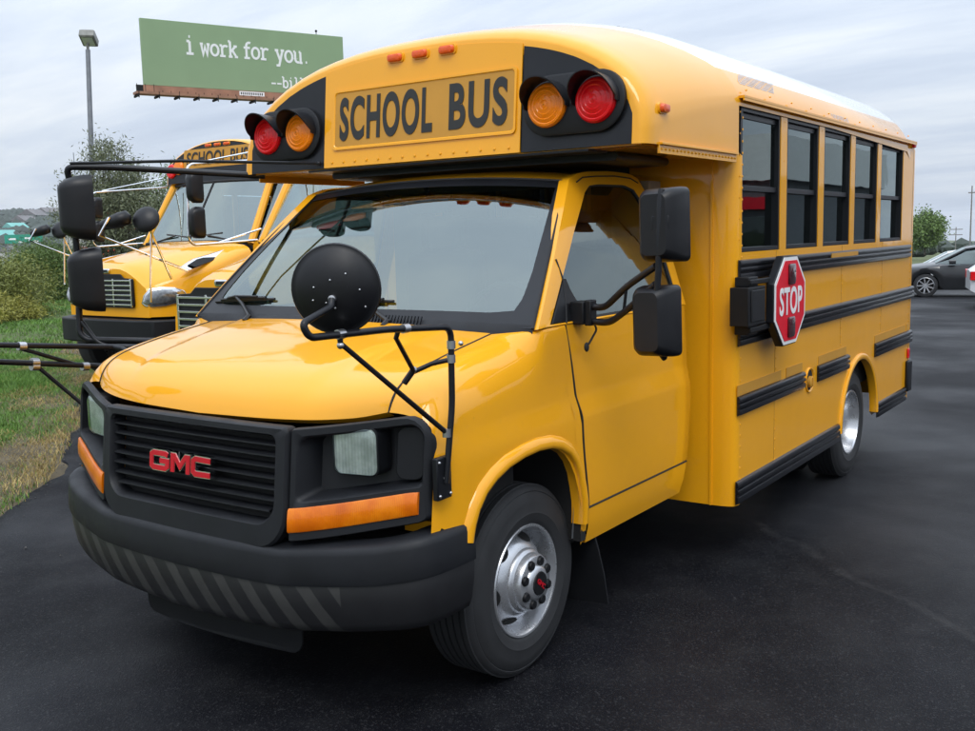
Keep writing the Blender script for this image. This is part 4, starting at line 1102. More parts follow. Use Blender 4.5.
for wid, h0, h1, mat, nm in ((.0255, -.010, .012, 'chrome', 'badge_rim'), (.0185, .012, .0145, 'badge_red', 'badge_letters')):
    m = MB()
    for ch, y0, w in (('G', .178, .115), ('M', .055, .108), ('C', -.060, .105)):
        for st_ in GLY[ch]: stroke(m, [(y0 - a*w + .0, .864 + b*.070) for a, b in st_], wid, h0, h1, badge_fr)
    bd = m.build(nm, mat, grl, smooth=30)
# headlamp bezels
for s in (-1, 1):
    def q(u, v): # u 0 (grille) -> 1 (outer), v 0 -> 1
        y = lerp(.514, .970, u); zb = lerp(.684, .775, u**1.2); zt = lerp(1.064, 1.124, u**1.15) - .040*(max(0, u-.84)/.16)**2
        return y, lerp(zb, zt, v)
    def bl(u0, u1, v0, v1, r, off): 
        o = []
        for a, b in rrect(u0, u1, v0, v1, r, 6, 8):
            y, z = q(a, b); p = fpt(y, z, off); o.append((p[0], s*y, z))
        return o
    rad = [.02, .06, .20, .02]
    loops = [bl(0, 1, 0, 1, rad, .022), bl(0, 1, 0, 1, rad, .004), bl(.012, .988, .012, .988, rad, -.006), bl(.05, .955, .335, .93, [.05, .05, .10, .08], -.006), bl(.065, .94, .355, .91, [.05, .05, .10, .08], .002), bl(.10, .91, .40, .89, [.05, .05, .08, .06], .090)]
    m = ring(loops, s > 0); 
    last = loops[-1]; m.add(last, [tuple(range(len(last)))])
    bz = m.build('headlamp_bezel', 'plastic', bus, smooth=40)
    # rectangular lamp
    yc, zc = .718, .992
    lx = xf(yc, zc)
    def lamp(k, x): return [(x + .20*(abs(y)-yc), s*y, z) for y, z in rrect(yc-.081*k, yc+.081*k, zc-.079*k, zc+.079*k, .028, 5, 4)]
    m = MB(); m.grid([lamp(1.02, lx+.085), lamp(1.05, lx+.022), lamp(1.05, lx+.017), lamp(1.0, lx+.015), lamp(.98, lx+.022)], 0, False, True); m.build('lamp_shell', 'plastic_dark', bz, smooth=40)
    m = MB(); m.loft([lamp(.995, lx+.019), lamp(.955, lx+.023), lamp(.88, lx+.036), lamp(.70, lx+.050), lamp(.45, lx+.057), lamp(.22, lx+.059)], True); hl = m.build('headlight', 'reflector', bz, smooth=65)
    m = MB(); m.loft([lamp(.985, lx+.018), lamp(.98, lx+.012), lamp(.93, lx+.008), lamp(.6, lx+.005)]); m.build('headlight_lens', 'glass_clear', bz, smooth=50)
    # inner relief of the pocket
    m = MB(); m.loft([[(xf(yy, zz)+o, s*yy, zz) for yy, zz in rrect(.845, .935, .90, 1.075, .03, 4, 3)] for o in (.088, .030, .026)]); m.build('pocket_block', 'plastic_dark', bz, bevel=.006, seg=3)
    # turn signal strip
    m = MB(); P = []
    for k in range(25):
        u = lerp(.012, .935, k/24); r = []
        for v, o in ((.085, .02), (.085, -.011), (.10, -.015), (.19, -.017), (.285, -.015), (.30, -.011), (.30, .02)):
            y, z = q(u, v); y2 = y; p = fpt(y2, z, o); r.append((p[0], s*y2, z))
        P.append(r)
    m.loft(P); m.build('turn_signal', 'amber_turn', bz, smooth=40)
# bumper
def bpath(n=41):
    pts = []
    for k in range(n):
        t = -1+2*k/(n-1)
        pts.append(t)
    return pts
BX = [(0, -.880), (.25, -.876), (.45, -.862), (.62, -.832), (.76, -.798), (.87, -.758), (.955, -.705), (.998, -.635), (1.008, -.55), (1.010, -.447)]
def bpt(k):
    a = abs(k); i = a*(len(BX)-1); j = min(int(i), len(BX)-2); f = i-j
    # smooth through the control points
    ts = [n/(len(BX)-1) for n in range(len(BX))]
    y = sitp(a, ts, [b[0] for b in BX]); x = sitp(a, ts, [b[1] for b in BX]); return x, y
NB = 72
secs_u, secs_l = [], []
for k in range(NB+1):
    t = -1+2*k/NB; x, y = bpt(t); s = 1 if t >= 0 else -1
    a1 = bpt(min(1, abs(t)+.01)); a0 = bpt(max(0, abs(t)-.01)); d = Vector((a1[0]-a0[0], a1[1]-a0[1], 0)).normalized(); n = Vector((-d.y, d.x, 0))
    if abs(t) < .01: n = Vector((-1, 0, 0))
    zt = itp(y, [0, .5, .85, 1.01], [.660, .663, .705, .735]); zs = itp(y, [0, .5, .85, 1.01], [.530, .535, .572, .600]); zb = itp(y, [0, .5, .85, 1.01], [.345, .365, .405, .420])
    top_in = .085
    if y < .52: zt -= .0
    f = lambda o, z: (x+n.x*o, s*(y+n.y*o), z)
    secs_u.append([f(-top_in, zt-.01), f(-top_in, zt+.004), f(-.035, zt+.002), f(-.014, zt-.004), f(-.004, zt-.014), f(0, zt-.030), f(.004, lerp(zt, zs, .6)), f(.006, zs+.010), f(.004, zs+.002), f(-.004, zs), f(-.03, zs)])
    secs_l.append([f(-.03, zs+.004), f(-.004, zs+.002), f(-.002, zs-.004), f(-.006, lerp(zs, zb, .4)), f(-.018, lerp(zs, zb, .8)), f(-.030, zb+.008), f(-.042, zb), f(-.10, zb+.01)])
m = MB(); m.grid(secs_u); m.add(secs_u[0], [tuple(range(len(secs_u[0])))]); m.add(secs_u[-1], [tuple(range(len(secs_u[0])))])
bp_ = m.build('bumper', 'plastic', bus, smooth=42)
m = MB(); m.grid(secs_l); m.add(secs_l[0], [tuple(range(len(secs_l[0])))]); m.add(secs_l[-1], [tuple(range(len(secs_l[0])))])
m.build('bumper_valance', 'stripe', bp_, smooth=42)
m = MB(); m.loft([[(x + .18*(y*y), y, z) for y, z in rrect(-.46, .40, .238, .39, [.05, .05, .01, .01], 5, 10)] for x in (-.775, -.768)]); m.build('air_dam', 'plastic_dark', bp_, bevel=.002)
m = MB(); m.box(-.70, -.45, -.60, .60, .45, .64); m.box(-.60, -.48, -.80, .80, .58, .66); m.build('bumper_core', 'dark_void', bp_)
m = MB()
for s in (-1, 1): m.box(-.56, -.47, s*.80, s*.955, .700, .745)
m.build_each('fender_bottom', 'yellow', bus)

# ---- mirrors and their tubes
PROF = {'mirror_head': ((1.0, .012, .022), (1.0, -.012, .022), (.985, -.030, .024), (.93, -.065, .03), (.80, -.09, .03), (.62, -.105, .025)),
        'mirror_dome': ((1.0, .012, .06), (1.0, -.008, .06), (.965, -.035, .06), (.88, -.075, .055), (.72, -.110, .048), (.50, -.136, .035), (.24, -.148, .016))}
def shell(c, face, up, w, h, d, nm='mirror_head', parent=None, mat='mirror_shell'):
    fr = frame(c, Vector(up).cross(Vector(face)), up)      # local z = face (glass side)
    m = MB(); L = []
    for k, z, r in PROF.get(nm, PROF['mirror_head']):
        L.append([fr @ Vector((a, b, z)) for a, b in rrect(-w/2*k, w/2*k, -h/2*(k*.5+.5), h/2*(k*.5+.5), r, 5, 3)])
    m.loft(L); o = m.build(nm, mat, parent, smooth=35)
    m = MB(); m.add([fr @ Vector((a, b, .013)) for a, b in rrect(-w/2+.008, w/2-.008, -h/2+.008, h/2-.008, .018 if nm == 'mirror_head' else .045, 5, 3)], [tuple(range(44))] if False else [tuple(range(4*6+4*2))]); m.build('mirror_glass', 'chrome', o, smooth=0)
    return o
dm = empty('wing_mirror', (0,0,0)); dm.parent = bus
face = (1, -.12, 0)
shell((.295, -1.380, 1.710), face, (.02, .03, 1), .166, .268, .075, parent=dm)
shell((.285, -1.355, 1.362), face, (.02, .03, 1), .160, .262, .075, parent=dm)
post = [(.205, -1.395, 1.835), (.195, -1.395, 1.80), (.20, -1.385, 1.55), (.20, -1.375, 1.42), (.205, -1.37, 1.27), (.215, -1.37, 1.255)]
m = MB(); m.tube(post, .0125, 8)
m.tube(bend([(.325, -1.015, 1.408), (.315, -1.10, 1.398), (.26, -1.23, 1.49), (.205, -1.372, 1.565)], .05), .0135, 8)
m.tube(bend([(.325, -1.015, 1.350), (.315, -1.12, 1.340), (.26, -1.235, 1.405), (.205, -1.370, 1.500)], .05), .0135, 8)
m.tube([(.262, -1.225, 1.487), (.268, -1.21, 1.395)], .006, 6)
m.tube([(.215, -1.37, 1.27), (.26, -1.38, 1.225)], .012, 8)
m.build('mirror_arms', 'black', dm, smooth=50)
m = MB(); m.box(.19, .24, -1.43, -1.36, 1.69, 1.745); m.box(.195, .24, -1.40, -1.345, 1.34, 1.40); m.box(.285, .365, -.965, -1.025, 1.335, 1.425); m.box(.30, .35, -1.02, -1.05, 1.33, 1.43); m.build_each('clamp', 'plastic_dark', dm, bevel=.005)
m = MB(); m.tube(bend([(.36, -1.03, 1.335), (.375, -1.035, 1.31), (.335, -1.02, 1.255)], .02), .0045, 6); m.ball((.332, -1.012, 1.243), .015, 6, (1, .6, 1.3)); m.build('cable', 'rubber', dm)
# driver's crossover mirror on its hood frame
cmr = empty('crossover_mirror', (0,0,0)); cmr.parent = bus
cc = Vector((-1.02, -.965, 1.548)); ax = (Vector((-3.09, -2.95, 1.70)) - cc); ax = Vector((-.86, -.50, -.06)).normalized()
m = MB(); m.lathe([(.0, .034), (.03, .033), (.06, .027), (.09, .016), (.112, .002), (.1215, -.006), (.128, -.006), (.131, -.012), (.127, -.019), (.116, -.018)], cc, ax, 48); dsc = m.build('mirror_shell', 'mirror_shell', cmr, smooth=60)
m = MB(); m.lathe([(.117, -.018), (.09, -.035), (.05, -.046), (.0, -.05)], cc, ax, 36); m.build('mirror_glass', 'chrome', cmr, smooth=60)
u = Vector((0,0,1)) - ax*ax.z; u.normalize(); w = ax.cross(u)
m = MB()
def rh(r): return itp(r, [0, .03, .06, .09, .112], [.034, .033, .027, .016, .002])
for a, r in ((95, .065), (130, .055), (25, .05), (250, .06), (300, .075), (330, .10), (200, .03), (60, .04)):
    pt = cc + (u*math.sin(R(a-120)) + w*math.cos(R(a-120)))*r + ax*rh(r); m.ball(pt, .0035, 5)
stud = cc + u*-.022 + w*-.012*0 + ax*.036
m.lathe([(.011, -.01), (.011, .012), (.0, .016)], stud, ax, 10); m.build_each('bolt', 'steel', cmr)
tb = Vector((-.560, -1.022, 1.402))
m = MB()
m.tube(bend([(-.600, -1.015, .90), (-.565, -1.022, 1.15), tb + Vector((0, 0, -.0)), tb+Vector((-.30, .008, .019)), (-1.165, -1.000, 1.425), (-1.185, -.995, 1.465), stud + ax*.02 + u*-.02, stud + ax*.008], .04, 6), .0105, 8)
m.build('support_tube', 'black', cmr, smooth=50)
m = MB()
k1 = (-1.045, -1.000, 1.398); k1b = (-.590, -1.016, 1.062)
m.tube([(-1.045, -1.0, 1.415), k1, k1b], .0085, 8); m.tube([(-.775, -.985, 1.408), (-.775, -.975, 1.385), (-.640, -.93, 1.262)], .008, 8); m.tube([(-.640, -.93, 1.262), (-.60, -.97, 1.285), (-.562, -1.022, 1.298)], .008, 8); m.tube([(-.64, -.93, 1.27), (-.655, -.90, 1.225)], .011, 8)
m.build_each('brace', 'black', cmr)
m = MB()
for p, d in ((k1b, (0,0,1)), ((-.563, -1.022, 1.30), (0,0,1)), ((-.561, -1.022, 1.345), (0,0,1)), ((-1.045, -1.001, 1.424), (1,0,0)), ((-.775, -1.013, 1.416), (1,0,0))):
    m.lathe([(.0, -.013), (.0145, -.013), (.0145, .013), (.0, .013)], p, d, 10)
m.ball((-.64, -.93, 1.268), .012, 6); m.ball((-1.045, -1.0, 1.392), .011, 6); m.ball((-.52, -1.03, 1.345), .009, 5)
m.build_each('clip', 'steel', cmr)
m = MB(); m.box(-.640, -.565, -.990, -1.012, .845, .985); mp_ = m.build('mounting_plate', 'black', cmr, bevel=.004)
m = MB()
for x, z in ((-.63, .97), (-.575, .97), (-.603, .915), (-.63, .86), (-.575, .86)): m.ball((x, -1.013, z), .006, 5)
m.build_each('bolt', 'steel', cmr)
# passenger side: crossover mirror frame reaching out over the verge
pmr = empty('crossover_mirror', (0,0,0)); pmr.parent = bus
m = MB()
m.tube([(-.30, .93, 1.16), (-.30, 1.10, 1.21), (-.315, 1.15, 1.217)], .012, 8)
m.tube(bend([(-.18, .93, 1.205), (-.25, 1.13, 1.212), (-.318, 1.15, 1.217), (-.851, 1.15, 1.281), (-1.15, 1.14, 1.318), (-1.22, 1.13, 1.36), (-1.17, 1.10, 1.46)], .05), .0125, 8)
m.tube(bend([(-.22, .95, 1.12), (-.388, 1.15, 1.136), (-.857, 1.15, 1.210), (-1.15, 1.14, 1.25), (-1.16, 1.14, 1.31)], .04), .0125, 8)
m.tube([(-.755, 1.152, 1.255), (-.464, 1.15, 1.140)], .009, 8); m.tube([(-.702, 1.155, 1.182), (-.467, 1.12, .935), (-.43, 1.02, .89)], .009, 8)
m.build('support_tube', 'black', pmr, smooth=50)
m = MB()
for p in ((-.755, 1.152, 1.266), (-.702, 1.152, 1.190), (-.464, 1.15, 1.143), (-.702, 1.155, 1.172)): m.lathe([(0, -.016), (.019, -.016), (.019, .016), (0, .016)], p, (1, 0, -.1), 10)
m.build_each('clip', 'steel', pmr)
c2 = Vector((-1.10, 1.05, 1.52)); a2 = Vector((-.86, .50, -.06)).normalized()
m = MB(); m.lathe([(.0, .052), (.03, .050), (.06, .042), (.09, .026), (.112, .006), (.1215, -.006), (.130, -.012), (.126, -.019), (.09, -.035), (.0, -.05)], c2, a2, 40); m.build('mirror_shell', 'mirror_shell', pmr, smooth=60)
# passenger wing mirror on its tall loop
pw = empty('wing_mirror', (0,0,0)); pw.parent = bus
px0, py0 = -.10, 1.675
m = MB()
m.tube(bend([(.62, 1.08, 2.030), (.05, 1.60, 2.082), (px0, py0+.07, 2.085), (px0+.02, py0+.085, 2.02), (px0+.03, py0+.08, 1.60), (px0, py0+.07, 1.24), (px0+.02, py0+.04, 1.205), (.12, 1.42, 1.19), (.36, .99, 1.20)], .07, 6), .0165, 8)
m.tube(bend([(px0+.01, py0+.06, 1.30), (px0+.05, py0-.02, 1.175), (.14, 1.36, 1.155), (.36, .99, 1.15)], .06, 5), .0125, 8)
m.build('support_tube', 'black', pw, smooth=50)
m = MB(); m.tube([(lean(.535, 2.06), .60, 2.062), (.22, 1.25, 2.10), (px0-.01, py0+.02, 2.10)], .008, 6); m.ball((lean(.532, 2.06), .60, 2.062), .012, 6); m.build('stay_rod', 'black', pw)
shell((px0+.07, py0+.0, 1.880), (.88, -.47, 0), (0, 0, 1), .18, .330, .10, 'mirror_dome', parent=pw)
shell((px0+.08, py0-.02, 1.515), (.88, -.47, 0), (-.02, -.02, 1), .18, .330, .10, 'mirror_dome', parent=pw)
# ------------------------------------------------------------------ the two conventional buses parked in the row behind
MT['cyan_glass'] = glass('conventional_bus_glass', (.36, .52, .56), .24)
MT['lamp_dark'] = simple('grey_headlamp', (.22, .23, .24), .15, metal=.6, coat=1., var=.4, vscale=30)
def conventional(narrow=False):
    b = empty('school_bus', (0,0,0))
    # hood + fenders: sections along x, local x = 0 at the grille, rear positive
    def hsec(x, w, zt, zsh, zb):
        pts = [(w, zb), (w*1.0, lerp(zb, zsh, .5)), (w*.985, zsh-.05), (w*.95, zsh), (w*.88, zsh+.03)]
        for a in (.74, .62, .5, .36, .18, 0): pts.append((w*a, zt - (zt-zsh-.03)*max(0, (a-.30)/.58)**1.6))
        return [(x, y, z) for y, z in pts] + [(x, -y, z) for y, z in pts[::-1][1:]]
    m = MB()
    S_ = [(.06, 1.06, 1.36, 1.16, .87), (.02, 1.07, 1.42, 1.20, .87), (.06, 1.09, 1.455, 1.225, .87), (.16, 1.10, 1.49, 1.27, .87), (.4, 1.13, 1.55, 1.35, .87), (.75, 1.14, 1.63, 1.46, .87), (1.1, 1.12, 1.70, 1.58, .87), (1.24, 1.10, 1.715, 1.62, .87)]
    else_w = lambda x: itp(x, [0, .06, .16, .4, .75, 1.1, 1.3], [.77, .83, .91, 1.02, 1.10, 1.12, 1.1])
    if not narrow: S_ = [(x, else_w(x-.02), a, b2, c2) for x, w, a, b2, c2 in S_]
    if narrow: S_ = [(x, itp(x, [0, .1, .5, 1.1, 1.3], [.60, .63, .76, .98, 1.1]), a, b2, c2) for x, w, a, b2, c2 in S_]
    m.grid([hsec(*q) for q in S_[1:]])
    # fascia
    fa = hsec(*S_[1]); c = [(.0, p[1]*.985, p[2]-.006) for p in fa]
    m.grid([fa, c]); n = len(c); m.add(c, [tuple(range(n))])
    m.build('hood', 'yellow', b, smooth=40)
    # grille with stepped top
    out = [(-.50, .97), (.50, .97), (.53, 1.0), (.53, 1.30), (.36, 1.31), (.30, 1.355), (-.30, 1.355), (-.36, 1.31), (-.53, 1.30), (-.53, 1.0)]
    m = MB(); m.prism(out, -.012, -.03, 'yz'); g_ = m.build('grille', 'plastic_dark', b, bevel=.004)
    m = MB()
    for k in range(6): m.box(-.045, -.03, -.50, .50, .995+k*.055, 1.012+k*.055)
    for y in (-.50, -.17, .17, .50): m.box(-.043, -.03, y-.012, y+.012, .98, 1.30)
    m.build('grille_bars', 'chrome', g_, bevel=.002)
    m = MB(); m.loft([[(x, y*k, 1.39+(z-1.39)*k) for y, z in rrect(-.085, .085, 1.365, 1.415, .02, 3, 2)] for x, k in ((-.005, 1.), (-.022, 1.), (-.026, .8))]); bd = m.build('badge', 'chrome', b)
    m = MB(); m.box(-.027, -.029, -.06, .06, 1.378, 1.402); m.build('badge_plate', 'plastic_dark', bd)
    for s in (-1, 1):
        if narrow: continue
        pts = [(.66, 1.03), (.72, 1.00), (.80, .995), (.88, 1.0), (.95, 1.03), (.985, 1.08), (.97, 1.15), (.93, 1.185), (.86, 1.195), (.78, 1.18), (.70, 1.11)]
        hx = lambda y: itp(y, [.70, .77, .83, .91, .97, 1.02], [.0, .012, .075, .175, .29, .40])
        m = MB(); m.loft([[(-.004 - o + hx(.84+(y-.84)*k), s*(.84+(y-.84)*k + o*.5), 1.09+(z-1.09)*k) for y, z in pts] for o, k in ((-.02, 1.12), (.010, 1.12), (.016, 1.02))]); hz = m.build('headlamp_surround', 'chrome', b, bevel=.004)
        m = MB(); m.loft([[(-.020 - o + hx(.84+(y-.84)*k), s*(.84+(y-.84)*k + .010 + o*.5), 1.09+(z-1.09)*k) for y, z in pts] for o, k in ((.0, .86), (.010, .80), (.018, .5))]); m.build('headlight', 'lamp_dark', hz)
        # chrome-edged side vent on the hood flank
        v = [(.28, 1.42), (.36, 1.385), (.95, 1.52), (1.12, 1.59), (1.05, 1.61), (.48, 1.50)]
        def vy(x, z): return 1.02 - (z-1.40)*.75
        m = MB(); m.loft([[(x, s*(vy(x, z)+o), z) for x, z in v] for o in (-.02, .022)]); vt = m.build('side_vent', 'chrome', b, bevel=.004)
        m = MB(); m.loft([[(lerp(.78, x, .82), s*(vy(x, z)+o), lerp(1.505, z, .72)) for x, z in v] for o in (.0, .026)]); m.build('vent_mesh', 'plastic_dark', vt)
    m = MB(); m.prism([(-1.02, 0), (-.13, 0)], 0, 0) if False else None
    pl = [(.34, -1.04), (.10, -1.0), (-.06, -.88), (-.13, -.6), (-.14, 0), (-.13, .6), (-.06, .88), (.10, 1.0), (.34, 1.04), (.34, .94), (.16, .90), (.05, .75), (.05, -.75), (.16, -.90), (.34, -.94)]
    m.prism(pl, .56, .84, 'xy'); m.build('bumper', 'plastic_dark', b, bevel=.02, seg=3)
    m = MB(); m.box(.05, 1.2, -.6, .6, .5, .95); m.box(1.2, 9.2, -1.0, 1.0, .45, .8); m.build('chassis', 'dark_void', b)
    # bumper and tow holes dark patch
    # windscreen and brow: two panes with a centre post
    def wp(u, v): 
        y = u*lerp(.985, .90, v); return (lerp(1.20, 1.66, v)+.10*u*u, y, lerp(1.70, 2.46, v)-.015*u*u)
    m = MB(); m.grid([[wp(-1+2*i/16, j/6) for i in range(17)] for j in range(7)]); wsc = m.build('windscreen', 'cyan_glass', b, smooth=60)
    m = MB(); m.tube([wp(0, v) for v in (0, .5, 1)], .014, 6); m.tube([wp(u, 0) for u in np.linspace(-1, 1, 17)], .02, 6); m.tube([wp(u, 1) for u in np.linspace(-1, 1, 17)], .02, 6)
    m.build('rubber_seal', 'rubber', wsc)
    for s in (-1, 1):
        m = MB(); m.tube([(lerp(1.20, 1.68, v)+.115, s*(lerp(.985, .90, v)+.03), lerp(1.66, 2.50, v)) for v in (0, .33, .66, 1)], .048, 8); m.build('pillar', 'yellow', b)
        m = MB(); a = Vector(wp(s*.75, .02)); m.tube([a, Vector(wp(s*.30, .10))+Vector((-.02,0,.01))], .010, 6); m.tube([wp(s*.05, .08), wp(s*.55, .14)], .012, 6); m.build('wiper', 'wiper', b)
        # side glass ahead of the body
        m = MB(); m.add([(1.40, s*1.06, 1.72), (2.15, s*1.14, 1.72), (2.15, s*1.05, 2.42), (1.86, s*.98, 2.44)], [(0,1,2,3)]); m.build('side_glass', 'cyan_glass', b, smooth=0)
        m = MB(); m.add([(1.22, s*1.11, .85), (2.2, s*1.17, .60), (2.2, s*1.15, 1.72), (1.32, s*1.05, 1.70)], [(0,1,2,3)]); m.build('cowl_panel', 'yellow', b, smooth=0)
    # brow / cap
    def asec(w, zs, zt, zb): return arc_sec(w, zs, zt, zb, 20)
    D = [(1.70, .99, 2.62, 2.975, 2.47), (1.712, 1.02, 2.63, 2.99, 2.46), (1.76, 1.05, 2.65, 3.0, 2.45), (1.95, 1.12, 2.66, 3.01, 2.45), (2.2, 1.18, 2.66, 3.02, 2.45), (2.25, 1.18, 2.66, 3.02, 2.40), (9.0, 1.18, 2.66, 3.01, 2.40), (9.1, 1.1, 2.6, 2.90, 2.40)]
    m = MB(); m.grid([[(x+.12*max(0, z-2.45)*(x < 2), y, z) for y, z in asec(w, zs, zt, zb)] for x, w, zs, zt, zb in D]); m.build('roof', 'yellow', b, smooth=45)
    w, zs, zt = .985, 2.62, 2.965
    def tp(y): a = min(1, abs(y)/w); return zs + (zt-zs)*max(0, 1-a**2.2)**(1/1.6)
    m = MB(); rows = []
    for i in range(25):
        y = lerp(-w+.01, w-.01, i/24); rows.append([(1.692+.12*(z-2.45), y, z) for z in [lerp(2.475, tp(y), k/6) for k in range(7)]])
    m.grid(rows); m.build('brow_panel', 'black', b)
    m = MB(); m.add([(1.688+.12*(z-2.45), y, z) for y, z in rrect(-.66, .66, 2.655, 2.900, .02, 3, 4)], [tuple(range(28))]); sg = m.build('sign_plate', 'ochre', b, smooth=0)
    text_fit('lettering', 'SCHOOL BUS', 'letter', sg, (1.682+.12*.33, 0, 2.778), (0,-1,0), Vector((.12,0,1)), 1.18, .175, .0015, .015, 1.05)
    for y in (-.18, 0, .18): marker(b, (1.688+.12*.49, y, 2.935), (-1,0,0), (0,1,0), .055)
    for s in (-1, 1):
        for y, mt in ((.75, 'amber'), (.90, 'red')):
            m = MB(); m.lathe([(.095, -.01), (.095, .02), (.08, .035), (.0, .042)], (1.692+.12*.24, s*y, 2.68 if y < .8 else 2.64), (-1,0,.1), 20); m.build('warning_lamp', mt, b)
    # body sides with windows
    for s in (-1, 1):
        m = MB(); m.box(2.2, 9.05, s*1.18, s*1.15, .55, 1.70); m.box(2.2, 9.05, s*1.18, s*1.15, 2.36, 2.46)
        for k in range(10): m.box(2.2+k*.75, 2.28+k*.75, s*1.18, s*1.15, 1.70, 2.36)
        m.build('side_panel', 'yellow', b)
        for k in range(9):
            m = MB(); m.box(2.29+k*.75, 2.94+k*.75, s*1.162, s*1.166, 1.71, 2.35); m.build('window', 'glass_dark', b)
        m = MB()
        for z in (1.0, 1.35, 1.62): m.box(2.3, 9.0, s*1.18, s*1.20, z, z+.09)
        m.build_each('rub_rail', 'rail', b, bevel=.006)
    m = MB(); m.box(9.04, 9.1, -1.15, 1.15, .55, 2.46); m.build('rear_wall', 'yellow', b)
    m = MB(); m.box(1.35, 9.0, -1.1, 1.1, .95, .97); m.box(1.25, 1.6, -.95, .95, 1.60, 1.66); m.box(2.2, 2.22, -1.1, -.5, .95, 2.4); m.box(2.2, 2.22, .5, 1.1, .95, 2.4); m.build('interior', 'interior', b)
    m = MB()
    for k in range(6):
        for s in (-1, 1): m.box(3.0+k, 3.12+k, s*.3, s*1.05, 1.2, 2.0)
    m.build_each('bench_seat', 'seat', b)
    for x in (.75, 6.7):
        for s in (-1, 1):
            w_ = empty('wheel', (x, s*1.0, .49)); w_.parent = b
            m = MB(); m.lathe([(.29, -.13), (.45, -.13), (.485, -.10), (.49, -.05), (.49, .08), (.475, .12), (.40, .135), (.30, .11)], (0,0,0), (0,s,0), 40); m.build('tyre', 'tyre', w_)
            m = MB(); m.lathe([(.30, .10), (.27, .11), (.25, .03), (.14, .06), (.12, .14), (.0, .15)], (0,0,0), (0,s,0), 28); m.build('rim', 'silver', w_)
    # chrome mirror loops reaching forward from the screen pillars, and crossover mirrors
    for s in (1,):
        mi_ = empty('wing_mirror', (0,0,0)); mi_.parent = b
        x0, y0 = .70, s*1.22
        m = MB()
        m.tube(bend([(1.70, s*1.0, 2.44), (x0+.05, y0, 2.36), (x0, y0, 2.33), (x0-.03, y0, 1.72), (x0+.02, y0, 1.67), (1.30, s*1.06, 1.70)], .06), .011, 8)
        m.tube([(1.62, s*1.0, 2.55), (x0+.15, y0, 2.38)], .008, 6); m.tube([(x0+.25, y0*.98, 1.68), (1.34, s*1.05, 1.80)], .009, 6)
        m.build('mirror_loop', 'chrome', mi_, smooth=50)
        for z in (2.16, 1.86):
            m = MB(); m.loft([[(x, y0-.07+a*k, z+c*k) for a, c in rrect(-.055, .055, -.135, .135, .045, 4, 3)] for x, k in ((x0+.06, 1.), (x0, 1.), (x0-.045, .82), (x0-.06, .5))]); m.build('mirror_head', 'mirror_shell', mi_, smooth=50)
        cm = empty('crossover_mirror', (0,0,0)); cm.parent = b
        cx_, cy_, cz_ = .09, s*1.00, 1.885
        m = MB(); m.lathe([(0, .035), (.04, .032), (.08, .020), (.105, .004), (.110, -.006), (.10, -.010)], (cx_, cy_, cz_), (-.80, -s*.5, .35), 28); m.build('mirror_shell', 'mirror_shell', cm, smooth=60)
        m = MB(); m.tube([(.45, s*.98, 1.46), (cx_-.28, cy_+s*.22, cz_-.12), (cx_-.22, cy_+s*.16, cz_+.02)], .011, 6); m.tube([(.30, s*1.0, 1.40), (cx_+.02, cy_, cz_-.05)], .010, 6); m.tube([(.12, s*1.05, 1.22), (cx_+.05, cy_, cz_-.03)], .009, 6); m.build_each('support_tube', 'chrome', cm)
        m = MB(); m.lathe([(.0, .13), (.035, .12), (.05, .05), (.06, -.03), (.055, -.10), (.0, -.13)], (cx_-.16, cy_+s*.16, cz_-.01), (-.55, s*.75, -.28), 18); m.build('second_shell', 'mirror_shell', cm, smooth=60)
    return b
cbus = conventional(True)
cbus.location = (1.83, 2.89, 0); tag(cbus, 'nearer long-nosed yellow school bus beside the large one, mostly hidden by it', 'school bus', 'long-nosed school buses parked in the row behind')
cbus2 = conventional(); cbus2.location = (3.88, 7.376, 0); tag(cbus2, 'far long-nosed yellow school bus by the grass, its SCHOOL BUS brow in view', 'school bus', 'long-nosed school buses parked in the row behind')

# ------------------------------------------------------------------ billboard
MT['board_green'] = simple('sage_green_board', (.235, .335, .185), .6, var=.05, vscale=.4)
MT['board_brown'] = simple('brown_catwalk', (.30, .15, .09), .7, var=.25, vscale=1.2)
MT['board_white'] = simple('white_board_lettering', (.80, .80, .79), .6, var=.03)
MT['galv'] = simple('galvanised_grey', (.22, .23, .25), .45, metal=.4, var=.15)
bA, bB = Vector((39.19, 54.07, 0)), Vector((52.6, 48.73, 0))
bx = (bB-bA).normalized(); bn_ = Vector((bx.y, -bx.x, 0)); BWID = (bB-bA).length
bb = tag(empty('billboard', bA + bx*BWID*.5), 'pale green billboard with white typewriter lettering on a tall steel mast', 'billboard')
bb.rotation_euler.z = math.atan2(bx.y, bx.x)
hw = BWID/2
m = MB(); m.box(-hw, hw, -.12, .12, 12.05, 16.30); pn = m.build('panel', 'board_green', bb, bevel=.02)
m = MB(); m.box(-hw-.75, hw+.75, -1.05, -.15, 11.35, 11.50); m.box(-hw-.1, hw+.1, -.16, .10, 11.45, 12.04); m.build('catwalk', 'board_brown', bb)
m = MB()
for k in range(13):
    x = lerp(-hw-.6, hw+.6, k/12); m.box(x-.03, x+.03, -1.05, -.99, 11.1, 11.52); m.box(x-.05, x+.05, -1.0, .1, 11.2, 11.34)
for k in range(30):
    x = lerp(-hw-.7, hw+.7, k/29); m.box(x-.015, x+.015, -1.04, -1.01, 11.5, 11.98 if k in (0, 1, 2) else 11.62)
m.box(-hw-.75, -hw-.3, -1.05, -1.0, 11.50, 11.9)
m.build('railing', 'dark_void', bb)
m = MB(); m.tube([(3.2, .5, -.5), (3.2, .5, 15.8)], .45, 20); m.box(-hw*.9, hw*.9, .15, .7, 12.8, 13.2); m.box(-hw*.9, hw*.9, .15, .7, 15.0, 15.4); m.build('mast', 'galv', bb)
